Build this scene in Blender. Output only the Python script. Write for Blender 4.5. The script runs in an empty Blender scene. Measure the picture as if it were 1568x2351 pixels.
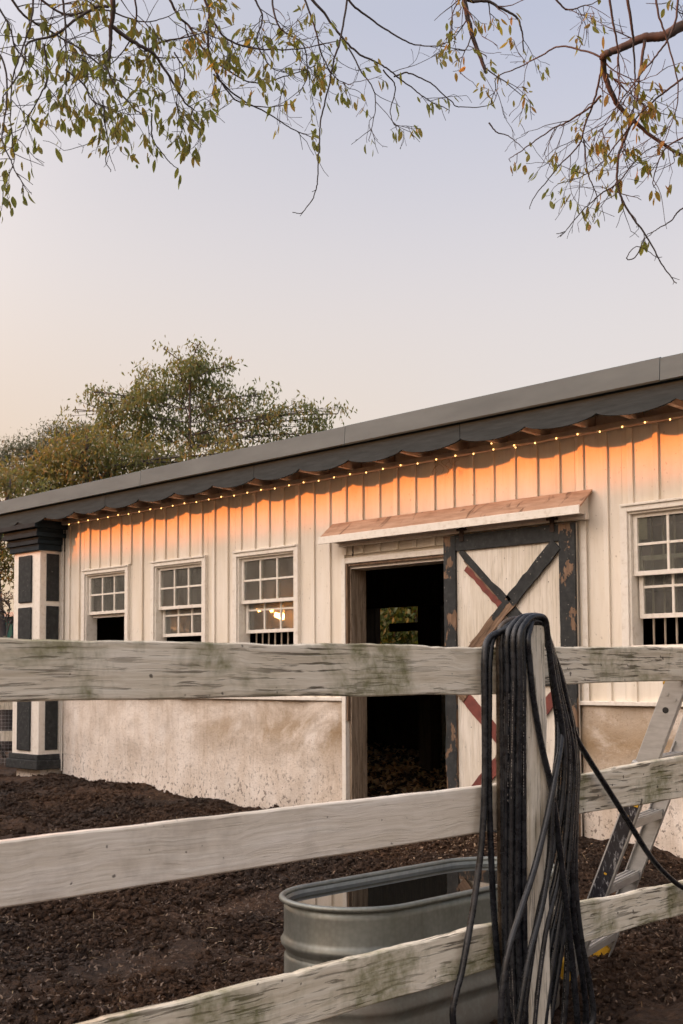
import bpy, bmesh, math, random
import numpy as np
from mathutils import Vector, Matrix
R = math.radians
random.seed(7); RNG = np.random.default_rng(7)
S = bpy.context.scene
COL = S.collection

# ------------------------------------------------------------------ camera, sky, sun, exposure
F_PX, CX, PY, EYE = 2703.0, 784.0, 1384.3, 1.34          # measured on a 1568 x 2351 view of the place
YAW, PITCH, ROLL = R(44.59), R(3.45), R(-0.30)
_fw = np.array([-math.cos(YAW), math.sin(YAW), 0]); _rt = np.array([math.sin(YAW), math.cos(YAW), 0]); _up = np.array([0, 0, 1.0])
_f = _fw*math.cos(PITCH)+_up*math.sin(PITCH); _u0 = _up*math.cos(PITCH)-_fw*math.sin(PITCH)
_r = _rt*math.cos(ROLL)+_u0*math.sin(ROLL); _u = _u0*math.cos(ROLL)-_rt*math.sin(ROLL)
cam = bpy.data.cameras.new('camera'); camo = bpy.data.objects.new('camera', cam); COL.objects.link(camo)
camo.matrix_world = Matrix(((_r[0], _u[0], -_f[0], 0), (_r[1], _u[1], -_f[1], 0), (_r[2], _u[2], -_f[2], EYE), (0, 0, 0, 1)))
cam.sensor_fit = 'VERTICAL'; cam.sensor_height = 36.0; cam.sensor_width = 24.0
cam.lens = F_PX/2351.0*36.0; cam.shift_y = (PY-1175.5)/2351.0
cam.clip_start = 0.05; cam.clip_end = 2000
cam.dof.use_dof = True; cam.dof.focus_distance = 6.5; cam.dof.aperture_fstop = 9.0
S.camera = camo

SKY, HAZE, SUN_E, EXPO = 0.0015, 0.050, 0.24, 4.25
SUN_PHI, SUN_ELEV = 28.0, 13.0                            # angle from the barn wall's normal, height
SUN_DIR = np.array([-math.sin(R(SUN_PHI))*math.cos(R(SUN_ELEV)), -math.cos(R(SUN_PHI))*math.cos(R(SUN_ELEV)), math.sin(R(SUN_ELEV))])
world = bpy.data.worlds.new('World'); S.world = world; world.use_nodes = True
wn = world.node_tree; wn.nodes.clear()
sky = wn.nodes.new('ShaderNodeTexSky'); sky.sky_type = 'NISHITA'; sky.sun_disc = False
sky.sun_elevation = R(SUN_ELEV); sky.sun_rotation = math.atan2(SUN_DIR[0], SUN_DIR[1])
sky.altitude = 50; sky.air_density = 1.3; sky.dust_density = 3.0; sky.ozone_density = 2.5
# evening haze over the clear sky: warm at the horizon, lavender above, brighter towards the low sun
def wnode(t, **kw):
    n = wn.nodes.new('ShaderNode'+t)
    for k, v in kw.items(): setattr(n, k, v)
    return n
wtc = wnode('TexCoord'); wsep = wnode('SeparateXYZ'); wn.links.new(wtc.outputs['Generated'], wsep.inputs[0])
hz = wnode('ValToRGB'); wn.links.new(wsep.outputs[2], hz.inputs[0]); cr = hz.color_ramp; cr.interpolation = 'B_SPLINE'
stops = [(0.0, (.80, .66, .53)), (.17, (.82, .72, .655)), (.28, (.80, .72, .69)), (.38, (.68, .645, .68)), (.50, (.52, .545, .68)), (1.0, (.42, .46, .58))]
while len(cr.elements) < len(stops): cr.elements.new(.5)
for e, (p, c) in zip(cr.elements, stops): e.position = p; e.color = (*c, 1)
dot = wnode('VectorMath', operation='DOT_PRODUCT'); wn.links.new(wtc.outputs['Generated'], dot.inputs[0]); dot.inputs[1].default_value = tuple(SUN_DIR)
GLOW = 16.0
gl = wnode('ValToRGB'); mr = wnode('MapRange'); mr.inputs['From Min'].default_value = -1; wn.links.new(dot.outputs['Value'], mr.inputs['Value']); wn.links.new(mr.outputs[0], gl.inputs[0])
cr = gl.color_ramp; cr.interpolation = 'B_SPLINE'
stops = [(0.0, (.86, .89, .95)), (.25, (.93, .95, .98)), (.38, (.99, .985, .98)), (.47, (1.06, 1.02, .95)), (.57, (1.42, 1.31, 1.13)), (.68, (3.4, 2.95, 2.4)), (.78, (6.0, 5.1, 4.0)), (.87, (7.8, 6.5, 5.0)), (.94, (9.2, 7.5, 5.6)), (1.0, (11, 8.6, 6.2))]
while len(cr.elements) < len(stops): cr.elements.new(.5)
for e, (p, c) in zip(cr.elements, stops): e.position = p; e.color = (*[x/GLOW for x in c], 1)
gs = wnode('VectorMath', operation='SCALE'); gs.inputs['Scale'].default_value = GLOW; wn.links.new(gl.outputs[0], gs.inputs[0])
hh = wnode('MapRange', interpolation_type='SMOOTHSTEP'); wn.links.new(wsep.outputs[2], hh.inputs['Value']); hh.inputs['From Min'].default_value = .06; hh.inputs['From Max'].default_value = .66   # the murk near the horizon dulls it
gw = wnode('Mix', data_type='RGBA'); wn.links.new(hh.outputs[0], gw.inputs[0]); gw.inputs[6].default_value = (1, 1, 1, 1); wn.links.new(gs.outputs[0], gw.inputs[7])
mul = wnode('Mix', data_type='RGBA', blend_type='MULTIPLY'); mul.inputs[0].default_value = 1; wn.links.new(hz.outputs[0], mul.inputs[6]); wn.links.new(gw.outputs[2], mul.inputs[7])
tr = wnode('ValToRGB'); wn.links.new(mr.outputs[0], tr.inputs[0]); cr = tr.color_ramp; cr.interpolation = 'EASE'   # warmer low down on the sun's side
stops = [(.20, (.96, .97, .99)), (.30, (.965, .955, .95)), (.40, (1.0, .925, .83)), (.55, (1.0, .86, .70))]
while len(cr.elements) < len(stops): cr.elements.new(.5)
for e, (p, c) in zip(cr.elements, stops): e.position = p; e.color = (*c, 1)
lo = wnode('MapRange', interpolation_type='SMOOTHSTEP'); wn.links.new(wsep.outputs[2], lo.inputs['Value'])
for k, v in (('From Min', .10), ('From Max', .36), ('To Min', 1.0), ('To Max', 0.0)): lo.inputs[k].default_value = v
tm = wnode('Mix', data_type='RGBA', blend_type='MULTIPLY'); wn.links.new(lo.outputs[0], tm.inputs[0]); wn.links.new(mul.outputs[2], tm.inputs[6]); wn.links.new(tr.outputs[0], tm.inputs[7])
bg2 = wnode('Background'); wn.links.new(tm.outputs[2], bg2.inputs['Color']); bg2.inputs['Strength'].default_value = HAZE
bg = wnode('Background'); wn.links.new(sky.outputs['Color'], bg.inputs['Color']); bg.inputs['Strength'].default_value = SKY
ad = wnode('AddShader'); wo = wnode('OutputWorld')
wn.links.new(bg.outputs[0], ad.inputs[0]); wn.links.new(bg2.outputs[0], ad.inputs[1]); wn.links.new(ad.outputs[0], wo.inputs[0])
sun = bpy.data.lights.new('sun', 'SUN'); suno = bpy.data.objects.new('sun', sun); COL.objects.link(suno)
sun.energy = SUN_E; sun.angle = R(1.8); sun.color = (1.0, 0.24, 0.04)
suno.rotation_mode = 'QUATERNION'; suno.rotation_quaternion = Vector(SUN_DIR).to_track_quat('Z', 'Y')
suno.location = (-20, -12, 20)
S.view_settings.view_transform = 'Standard'; S.view_settings.look = 'None'
S.view_settings.exposure = EXPO; S.view_settings.gamma = 1.0; S.view_settings.use_curve_mapping = False
S.cycles.max_bounces = 8; S.cycles.transparent_max_bounces = 16; S.cycles.use_denoising = True

# ------------------------------------------------------------------ measuring helpers: a sight line meets a wall, fence plane or level
O = np.array([0, 0, EYE])
def ray(px, py): return _f+(px-CX)/F_PX*_r+(PY-py)/F_PX*_u
def onY(px, py, Y): d = ray(px, py); return O+d*(Y/d[1])
def onX(px, py, X): d = ray(px, py); return O+d*(X/d[0])
def onZ(px, py, Z): d = ray(px, py); return O+d*((Z-EYE)/d[2])
def onD(px, py, D): d = ray(px, py); return O+d*D         # D metres deep

# ------------------------------------------------------------------ mesh helpers
class MB:
    def __init__(s): s.v = []; s.f = []; s.uv = None
    def box(s, a, b):
        (x0, y0, z0), (x1, y1, z1) = [min(p, q) for p, q in zip(a, b)], [max(p, q) for p, q in zip(a, b)]
        n = len(s.v)
        s.v += [(x0,y0,z0),(x1,y0,z0),(x1,y1,z0),(x0,y1,z0),(x0,y0,z1),(x1,y0,z1),(x1,y1,z1),(x0,y1,z1)]
        s.f += [tuple(n+i for i in q) for q in ((3,2,1,0),(4,5,6,7),(0,1,5,4),(1,2,6,5),(2,3,7,6),(3,0,4,7))]
        return s
    def obox(s, c, ax, ay, az):                            # centre and three half-axis vectors
        c, ax, ay, az = map(np.array, (c, ax, ay, az)); n = len(s.v)
        for k in (-1, 1):
            for i, j in ((-1,-1),(1,-1),(1,1),(-1,1)): s.v.append(tuple(c+i*ax+j*ay+k*az))
        s.f += [tuple(n+i for i in q) for q in ((3,2,1,0),(4,5,6,7),(0,1,5,4),(1,2,6,5),(2,3,7,6),(3,0,4,7))]
        return s
    def prism(s, poly, vec):                               # a closed outline swept by a vector
        n = len(s.v); m = len(poly); vec = np.array(vec)
        s.v += [tuple(p) for p in poly]+[tuple(np.array(p)+vec) for p in poly]
        s.f += [tuple(range(n+m-1, n-1, -1)), tuple(range(n+m, n+2*m))]
        s.f += [(n+i, n+(i+1) % m, n+m+(i+1) % m, n+m+i) for i in range(m)]
        return s
    def tube(s, pts, rad, n=6, cap=True):
        pts = np.array(pts, float); m = len(pts)
        rad = np.full(m, rad) if np.isscalar(rad) else np.array(rad)
        tan = np.gradient(pts, axis=0); tan /= np.linalg.norm(tan, axis=1)[:, None]+1e-12
        ref = np.array([0, 0, 1.0]) if abs(tan[0][2]) < .9 else np.array([1.0, 0, 0])
        a = np.cross(tan[0], ref); a /= np.linalg.norm(a)
        b0 = len(s.v); an = np.arange(n)*2*math.pi/n
        for i in range(m):
            a = a-tan[i]*(a@tan[i]); a /= np.linalg.norm(a)+1e-12; b = np.cross(tan[i], a)
            for t in an: s.v.append(tuple(pts[i]+rad[i]*(math.cos(t)*a+math.sin(t)*b)))
        for i in range(m-1):
            for j in range(n):
                k = (j+1) % n; s.f.append((b0+i*n+j, b0+i*n+k, b0+(i+1)*n+k, b0+(i+1)*n+j))
        if cap:
            s.f.append(tuple(b0+j for j in range(n-1, -1, -1))); s.f.append(tuple(b0+(m-1)*n+j for j in range(n)))
        return s
    def mesh(s, name, mat=None, smooth=False):
        me = bpy.data.meshes.new(name); me.from_pydata(s.v, [], s.f); me.update()
        if mat: me.materials.append(mat)
        if smooth: me.polygons.foreach_set('use_smooth', [True]*len(me.polygons))
        return me
    def build(s, name, mat, parent=None, smooth=False, bevel=0):
        return put(name, s.mesh(name, mat, smooth), parent, bevel)

def put(name, me, parent=None, bevel=0):
    o = bpy.data.objects.new(name, me); COL.objects.link(o)
    if parent is not None: o.parent = parent
    if bevel:
        m = o.modifiers.new('edge', 'BEVEL'); m.width = bevel; m.segments = 2; m.limit_method = 'ANGLE'
    return o
def empty(name, parent=None):
    o = bpy.data.objects.new(name, None); COL.objects.link(o); o.empty_display_size = .1
    if parent is not None: o.parent = parent
    return o
def tag(o, label=None, cat=None, group=None, kind=None):
    if label: o['label'] = label
    if cat: o['category'] = cat
    if group: o['group'] = group
    if kind: o['kind'] = kind
    return o
def npmesh(name, V, Fc, mat, smooth=False):                # V (n,3), Fc (m,k) arrays
    me = bpy.data.meshes.new(name); k = Fc.shape[1]
    me.vertices.add(len(V)); me.vertices.foreach_set('co', np.ascontiguousarray(V, dtype=np.float32).ravel())
    me.loops.add(Fc.size); me.loops.foreach_set('vertex_index', np.ascontiguousarray(Fc, dtype=np.int32).ravel())
    me.polygons.add(len(Fc)); me.polygons.foreach_set('loop_start', np.arange(len(Fc), dtype=np.int32)*k)
    if smooth: me.polygons.foreach_set('use_smooth', np.ones(len(Fc), dtype=bool))
    me.update(calc_edges=True); me.validate()
    if mat: me.materials.append(mat)
    return me
def smooth_path(P, n=12):                                  # Catmull-Rom
    P = [np.array(p, float) for p in P]; P = [2*P[0]-P[1]]+P+[2*P[-1]-P[-2]]; out = []
    for i in range(1, len(P)-2):
        for t in np.linspace(0, 1, n, endpoint=False):
            a, b, c, d = P[i-1:i+3]
            out.append(.5*((2*b)+(c-a)*t+(2*a-5*b+4*c-d)*t*t+(3*b-a-3*c+d)*t**3))
    out.append(P[-2]); return np.array(out)
def vnoise(x, y, seed=0):                                  # value noise on arrays
    r = np.random.default_rng(seed).random((256, 256))
    xi = np.floor(x).astype(int); yi = np.floor(y).astype(int); fx = x-xi; fy = y-yi
    fx = fx*fx*(3-2*fx); fy = fy*fy*(3-2*fy)
    g = lambda a, b: r[a & 255, b & 255]
    return (g(xi, yi)*(1-fx)+g(xi+1, yi)*fx)*(1-fy)+(g(xi, yi+1)*(1-fx)+g(xi+1, yi+1)*fx)*fy

# ------------------------------------------------------------------ material helpers
class NT:
    def __init__(s, name):
        s.m = bpy.data.materials.new(name); s.m.use_nodes = True; s.t = s.m.node_tree; s.t.nodes.clear()
        s.out = s.t.nodes.new('ShaderNodeOutputMaterial'); s.p = s.t.nodes.new('ShaderNodeBsdfPrincipled')
        s.t.links.new(s.p.outputs[0], s.out.inputs[0]); s.tc = s.t.nodes.new('ShaderNodeTexCoord')
    def n(s, typ, **kw):
        nd = s.t.nodes.new('ShaderNode'+typ)
        for k, v in kw.items(): setattr(nd, k, v)
        return nd
    def set(s, sock, v):
        if isinstance(v, bpy.types.NodeSocket): s.t.links.new(v, sock)
        elif v is not None:
            if sock.type == 'RGBA' and len(v) == 3: v = (*v, 1)
            sock.default_value = v
    def coord(s, scale=(1, 1, 1), kind='Object', rot=(0, 0, 0)):
        mp = s.n('Mapping'); s.set(mp.inputs['Vector'], s.tc.outputs[kind]); mp.inputs['Scale'].default_value = scale
        mp.inputs['Rotation'].default_value = rot
        if kind == 'Object':                               # alike pieces do not repeat each other's pattern
            oi = s.n('ObjectInfo'); mu = s.n('VectorMath', operation='SCALE'); mu.inputs[0].default_value = (37.0, 19.0, 11.0)
            s.set(mu.inputs['Scale'], oi.outputs['Random']); s.set(mp.inputs['Location'], mu.outputs[0])
        return mp.outputs[0]
    def noise(s, vec, scale=5, detail=4, rough=.55, dist=0):
        nd = s.n('TexNoise'); s.set(nd.inputs['Vector'], vec); nd.inputs['Scale'].default_value = scale
        nd.inputs['Detail'].default_value = detail; nd.inputs['Roughness'].default_value = rough; nd.inputs['Distortion'].default_value = dist
        return nd.outputs['Fac']
    def ramp(s, fac, *stops):
        nd = s.n('ValToRGB'); s.set(nd.inputs['Fac'], fac); cr = nd.color_ramp
        while len(cr.elements) < len(stops): cr.elements.new(.5)
        for e, (p, c) in zip(cr.elements, stops):
            e.position = p; e.color = (*c, 1) if not np.isscalar(c) else (c, c, c, 1)
        return nd.outputs['Color']
    def mix(s, fac, a, b, mode='MIX'):
        nd = s.n('Mix', data_type='RGBA', blend_type=mode); s.set(nd.inputs[0], fac); s.set(nd.inputs[6], a); s.set(nd.inputs[7], b)
        return nd.outputs[2]
    def math(s, op, a, b=None, c=None):
        nd = s.n('Math', operation=op); s.set(nd.inputs[0], a)
        if b is not None: s.set(nd.inputs[1], b)
        if c is not None: s.set(nd.inputs[2], c)
        return nd.outputs[0]
    def sep(s, vec):
        nd = s.n('SeparateXYZ'); s.set(nd.inputs[0], vec); return nd.outputs
    def fin(s, color, rough=.6, bump=None, bstr=.3, bdist=.01, metal=0, spec=.4):
        s.set(s.p.inputs['Base Color'], color); s.set(s.p.inputs['Roughness'], rough); s.set(s.p.inputs['Metallic'], metal)
        s.set(s.p.inputs['Specular IOR Level'], spec)
        if bump is not None:
            b = s.n('Bump'); b.inputs['Strength'].default_value = bstr; b.inputs['Distance'].default_value = bdist
            s.set(b.inputs['Height'], bump); s.set(s.p.inputs['Normal'], b.outputs[0])
        return s.m

def m_siding():                                            # off-white paint on boards, streaks and bare specks
    t = NT('white_siding_paint'); v = t.coord((6, 6, .7)); f = t.noise(v, 4, 6, .6)
    c = t.ramp(f, (.2, (.72, .645, .54)), (.42, (.81, .745, .645)), (.75, (.86, .80, .705)))
    big = t.ramp(t.noise(t.coord((1, 1, .6)), 1.6, 3), (.35, (.92, .89, .83)), (.6, (1, 1, 1)))
    c = t.mix(1.0, c, big, 'MULTIPLY')
    sp = t.ramp(t.noise(t.coord((1, 1, .5)), 60, 2), (.70, 0.0), (.74, 1.0))
    c = t.mix(t.math('MULTIPLY', sp, .55), c, (.25, .18, .11))
    return t.fin(c, .55, t.noise(t.coord((30, 30, 1)), 6, 4), .12, .004)
def m_trim():
    t = NT('white_trim_paint'); f = t.noise(t.coord((3, 3, 3)), 7, 6, .65)
    c = t.ramp(f, (.25, (.62, .545, .45)), (.45, (.79, .735, .645)), (.7, (.85, .80, .72)))
    return t.fin(c, .45, f, .08, .003)
def m_stucco():
    t = NT('stained_stucco'); w = t.tc.outputs['Object']; z = t.sep(w)[2]
    a = t.noise(w, 1.3, 5, .6); b = t.noise(t.coord((1, 1, .35)), 5, 5, .65); fine = t.noise(w, 38, 5, .7)
    c = t.ramp(b, (.28, (.62, .52, .42)), (.47, (.77, .685, .595)), (.7, (.85, .785, .71)))
    xx = t.sep(w)[0]; st = t.math('MULTIPLY', t.ramp(t.noise(t.coord((1, 1, 1.6)), 1.1, 6, .68, .5), (.38, 0.0), (.56, 1.0)), t.ramp(t.math('MULTIPLY_ADD', xx, .125, 1.62), (.12, .12), (.45, .75), (.66, 1.0)))
    top = t.math('MULTIPLY', st, t.ramp(z, (.45, .25), (.8, 1.0), (1.0, .7)))
    c = t.mix(t.math('MULTIPLY', top, .9), c, (.30, .20, .10))
    run = t.ramp(t.noise(t.coord((9, 9, .6)), 3, 4, .6), (.52, 0.0), (.66, 1.0))
    c = t.mix(t.math('MULTIPLY', run, .22), c, (.36, .27, .18))
    low = t.ramp(z, (.0, 1.0), (.45, .35), (.8, .12))      # mud splashes sit near the soil
    spk = t.math('MULTIPLY', t.ramp(t.noise(t.coord((1, 1, .75)), 26, 3, .7), (.575, 0.0), (.61, 1.0)), low)
    spk2 = t.math('MULTIPLY', t.ramp(t.noise(t.coord((1, 1, .6)), 75, 2, .6), (.63, 0.0), (.68, 1.0)), .6)
    c = t.mix(spk2, c, (.30, .22, .15)); c = t.mix(t.math('MULTIPLY', spk, .9), c, (.085, .055, .038))
    h = t.math('ADD', t.math('MULTIPLY', b, .7), fine)
    return t.fin(c, .85, h, .5, .012, spec=.2)
def m_char(name='charcoal_paint', flake=.0, under=(.21, .135, .088)):
    t = NT(name); f = t.noise(t.coord((2, 2, 2)), 9, 6, .6)
    c = t.ramp(f, (.3, (.028, .030, .030)), (.55, (.042, .044, .044)), (.8, (.072, .072, .070)))
    sp = t.ramp(t.noise(t.tc.outputs['Object'], 45, 2), (.70, 0.0), (.74, 1.0)); c = t.mix(t.math('MULTIPLY', sp, .5), c, (.42, .38, .33))
    hb = f
    if flake:
        k = t.noise(t.coord((1, 1, .55)), 7.5, 6, .62, .3); k = t.ramp(k, (.62-flake*.3, 0.0), (.64-flake*.3, 1.0))
        g = t.ramp(t.noise(t.coord((22, 22, 2)), 5, 4), (.3, tuple(.62*x for x in under)), (.7, tuple(1.25*x for x in under)))
        c = t.mix(k, c, g); hb = t.math('SUBTRACT', f, t.math('MULTIPLY', k, 1.2))
    return t.fin(c, .75, hb, .25, .006, spec=.12)
def m_wood(name, lo, mid, hi, axis=2, moss=.0, crack=.6, rough=.8, blotch=.0, knots=False):
    """weathered board; grain runs along the given local axis"""
    t = NT(name); sc = [55, 55, 55]; sc[axis] = 1.6; s2 = [70, 70, 70]; s2[axis] = 2.2; s3 = [3.0]*3; s3[axis] = .9
    warp = t.noise(t.coord((2.2, 2.2, 2.2)), 1.6, 2)
    vec = t.coord(tuple(sc)); va = t.n('VectorMath', operation='ADD'); t.set(va.inputs[0], vec)
    sv = t.n('VectorMath', operation='SCALE'); cmb = t.n('CombineXYZ')
    for i in range(3):
        if i != axis: t.set(cmb.inputs[i], warp)
    t.set(sv.inputs[0], cmb.outputs[0]); sv.inputs['Scale'].default_value = 2.6; t.set(va.inputs[1], sv.outputs[0])
    g = t.noise(va.outputs[0], 1.0, 6, .6)
    c = t.ramp(g, (.28, lo), (.5, mid), (.72, hi))
    big = t.ramp(t.noise(t.coord(tuple(s3)), 1.7, 5, .6), (.3, (.84, .82, .77)), (.62, (1.0, 1.0, 1.0)))
    c = t.mix(1.0, c, big, 'MULTIPLY')
    s4 = [115, 115, 115]; s4[axis] = 5.5; va4 = t.n('VectorMath', operation='ADD'); t.set(va4.inputs[0], t.coord(tuple(s4))); t.set(va4.inputs[1], sv.outputs[0])
    k = t.ramp(t.noise(va4.outputs[0], 1.0, 3, .55), (.56, 0.0), (.605, 1.0))
    patch = t.ramp(t.noise(t.coord((1.6, 1.6, 1.6)), 2.4, 3), (.36, .25), (.56, 1.0))
    k = t.math('MULTIPLY', t.math('MULTIPLY', k, patch), crack)
    c = t.mix(k, c, tuple(.30*x for x in lo))
    if moss:
        mk = t.math('MULTIPLY', t.ramp(t.noise(t.coord((3, 3, 3)), 1.15, 5, .65, .4), (.47, 0.0), (.62, 1.0)), t.ramp(t.noise(t.coord((9, 9, 9)), 3, 5, .7), (.3, .25), (.7, 1.0)))
        c = t.mix(t.math('MULTIPLY', mk, moss), c, (.150, .150, .050))
    if blotch:
        bk = t.ramp(t.noise(t.coord((2.2, 2.2, 2.2)), 2.6, 5, .65), (.50, 0.0), (.68, 1.0)); c = t.mix(t.math('MULTIPLY', bk, blotch), c, (.30, .255, .20))
    if knots:
        vs = [5.0]*3; vs[axis] = 1.5; vo = t.n('TexVoronoi'); t.set(vo.inputs['Vector'], t.coord(tuple(vs))); vo.inputs['Scale'].default_value = 1.0
        kd = t.math('ADD', vo.outputs['Distance'], t.math('MULTIPLY', t.noise(t.coord((9, 9, 9)), 2, 2), .05))
        ring = t.math('MULTIPLY', t.ramp(t.math('SINE', t.math('MULTIPLY', kd, 170.0)), (.2, 0.0), (.9, 1.0)), t.ramp(kd, (.03, 1.0), (.19, 0.0)))
        core = t.ramp(kd, (.045, 1.0), (.065, 0.0)); kk = t.math('MAXIMUM', t.math('MULTIPLY', ring, .55), t.math('MULTIPLY', core, .75)); c = t.mix(kk, c, (.19, .14, .085))
    nail = t.ramp(t.noise(t.coord((1, 1, 1)), 42, 1, .4), (.755, 0.0), (.78, 1.0)); c = t.mix(t.math('MULTIPLY', nail, .8), c, (.05, .04, .03))
    h = t.math('SUBTRACT', g, t.math('MULTIPLY', k, 1.6))
    return t.fin(c, rough, h, .55, .006, spec=.2)
def m_plain(name, a, b=None, scale=8, rough=.6, metal=0, bstr=.15, spec=.4, stretch=(1, 1, 1)):
    t = NT(name); b = b or tuple(.75*x for x in a); f = t.noise(t.coord(stretch), scale, 5, .6)
    return t.fin(t.ramp(f, (.3, b), (.7, a)), rough, f, bstr, .005, metal, spec)
def m_soil():
    t = NT('dark_soil'); w = t.tc.outputs['Object']; a = t.noise(w, 1.1, 5, .6); b = t.noise(w, 22, 6, .7); d = t.noise(w, 90, 4, .7)
    c = t.ramp(b, (.25, (.018, .011, .0075)), (.5, (.060, .038, .025)), (.75, (.145, .090, .058)))
    c = t.mix(1.0, c, t.ramp(a, (.32, (.50, .50, .52)), (.68, (1.35, 1.18, 1.02))), 'MULTIPLY')
    fl = t.ramp(d, (.70, 0.0), (.76, 1.0)); c = t.mix(t.math('MULTIPLY', fl, .55), c, (.16, .105, .065))
    ro = t.ramp(a, (.3, .62), (.6, .9))
    return t.fin(c, ro, t.math('ADD', b, t.math('MULTIPLY', d, .9)), 1.0, .03, spec=.2)
def m_leaf(name, cols, trans=.45):
    t = NT(name); oi = t.n('ObjectInfo'); g = t.n('NewGeometry')
    rnd = t.math('FRACT', t.math('ADD', g.outputs['Random Per Island'], oi.outputs['Random']))
    st = [(i/(len(cols)-1)*.98+.01, c) for i, c in enumerate(cols)]
    c = t.ramp(rnd, *st); t.set(t.p.inputs['Base Color'], c); t.p.inputs['Roughness'].default_value = .5; t.p.inputs['Specular IOR Level'].default_value = .3
    tr = t.n('BsdfTranslucent'); t.set(tr.inputs[0], t.mix(1.0, c, (1.5, 1.35, .7), 'MULTIPLY'))
    mx = t.n('MixShader'); mx.inputs[0].default_value = trans
    t.t.links.new(t.p.outputs[0], mx.inputs[1]); t.t.links.new(tr.outputs[0], mx.inputs[2]); t.t.links.new(mx.outputs[0], t.out.inputs[0])
    return t.m
def m_glass():
    t = NT('dusty_window_glass'); tr = t.n('BsdfTransparent'); tr.inputs[0].default_value = (.80, .84, .80, 1)
    gl = t.n('BsdfGlossy'); gl.inputs['Roughness'].default_value = .02; gl.inputs[0].default_value = (1, 1, 1, 1)
    bmp = t.n('Bump'); bmp.inputs['Strength'].default_value = .14; bmp.inputs['Distance'].default_value = .01
    t.set(bmp.inputs['Height'], t.noise(t.coord((1, 1, 1)), 5, 1)); t.set(gl.inputs['Normal'], bmp.outputs[0])
    fr = t.n('Fresnel'); fr.inputs[0].default_value = 1.52
    m1 = t.n('MixShader'); t.set(m1.inputs[0], t.math('MINIMUM', t.math('MULTIPLY', fr.outputs[0], 2.2), 1.0)); t.t.links.new(tr.outputs[0], m1.inputs[1]); t.t.links.new(gl.outputs[0], m1.inputs[2])
    df = t.n('BsdfDiffuse'); df.inputs[0].default_value = (.40, .38, .34, 1)
    d = t.ramp(t.noise(t.coord((2, 2, 1)), 5, 5, .65), (.35, .10), (.7, .24))
    m2 = t.n('MixShader'); t.set(m2.inputs[0], d); t.t.links.new(m1.outputs[0], m2.inputs[1]); t.t.links.new(df.outputs[0], m2.inputs[2])
    t.t.links.new(m2.outputs[0], t.out.inputs[0]); return t.m
def m_emit(name, col, st):
    t = NT(name); t.p.inputs['Base Color'].default_value = (*col, 1); t.p.inputs['Emission Color'].default_value = (*col, 1); t.p.inputs['Emission Strength'].default_value = st
    return t.m
def m_galv():
    t = NT('galvanised_steel'); a = t.noise(t.coord((3, 3, 1)), 3, 5, .6); sp = t.n('TexVoronoi'); t.set(sp.inputs['Vector'], t.tc.outputs['Object']); sp.inputs['Scale'].default_value = 60
    c = t.ramp(a, (.3, (.150, .165, .148)), (.6, (.215, .232, .208)), (.8, (.285, .30, .27)))
    c = t.mix(.18, c, t.ramp(sp.outputs['Distance'], (.0, (.5, .5, .48)), (.8, (.25, .26, .25))))
    run = t.ramp(t.noise(t.coord((14, 14, .8)), 2, 4), (.55, 0.0), (.75, 1.0)); c = t.mix(t.math('MULTIPLY', run, .45), c, (.15, .14, .12))
    z = t.sep(t.tc.outputs['Object'])[2]; mud = t.math('MULTIPLY', t.ramp(z, (.0, 1.0), (.20, .9), (.34, 0.0)), t.ramp(t.noise(t.tc.outputs['Object'], 9, 5, .7), (.3, .2), (.6, 1.0)))
    c = t.mix(t.math('MULTIPLY', mud, .75), c, (.10, .075, .055))
    return t.fin(c, t.ramp(a, (.3, .38), (.7, .58)), a, .06, .004, t.math('SUBTRACT', .62, t.math('MULTIPLY', mud, .6)), .5)
def m_hose(name, base):
    t = NT(name); f = t.noise(t.tc.outputs['Object'], 26, 5, .7)
    c = t.ramp(f, (.40, base), (.66, tuple(x*2.0+.006 for x in base)), (.85, (.10, .085, .07)))
    return t.fin(c, t.ramp(f, (.35, .17), (.7, .42)), f, .12, .003, spec=.38)
def m_hay():
    t = NT('stained_plywood'); v = t.coord((1.2, 6, 6)); f = t.noise(v, 4, 5, .6)
    c = t.ramp(f, (.3, (.36, .21, .135)), (.55, (.50, .32, .22)), (.8, (.58, .40, .29)))
    k = t.ramp(t.noise(t.coord((3, 1.2, 1.2)), 3.4, 4, .6, .6), (.57, 0.0), (.66, 1.0)); c = t.mix(t.math('MULTIPLY', k, .75), c, (.13, .07, .045))
    return t.fin(c, .8, f, .2, .004, spec=.2)

M = dict(siding=m_siding(), trim=m_trim(), stucco=m_stucco(), char=m_char(), charf=m_char('flaking_charcoal_paint', .22), soil=m_soil(), glass=m_glass(), galv=m_galv())
M['rail'] = m_wood('weathered_white_rail', (.55, .475, .35), (.76, .69, .56), (.86, .81, .69), 1, .95, 1.0, knots=True)
M['rail_clean'] = m_wood('smooth_white_rail', (.74, .665, .555), (.80, .73, .63), (.85, .795, .70), 1, .12, .12, .7, .35)
M['post'] = m_wood('weathered_white_post', (.54, .475, .37), (.74, .675, .56), (.84, .79, .69), 2, .30, .7)
M['bare'] = m_wood('bare_brown_wood', (.10, .062, .038), (.20, .13, .085), (.32, .22, .15), 2, 0, .7)
M['jamb'] = m_wood('weathered_jamb_wood', (.17, .12, .08), (.33, .25, .18), (.50, .41, .32), 2, 0, .6)
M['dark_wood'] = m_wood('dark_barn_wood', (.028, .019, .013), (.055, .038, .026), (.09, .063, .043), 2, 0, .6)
M['door_white'] = m_wood('white_door_boards', (.62, .55, .45), (.74, .68, .585), (.82, .765, .68), 2, 0, .22)
M['red'] = m_plain('old_red_paint', (.22, .058, .042), (.12, .035, .028), 14, .75)
M['soffit'] = m_plain('tan_soffit_boards', (.46, .36, .26), (.30, .22, .15), 6, .75)
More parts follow.
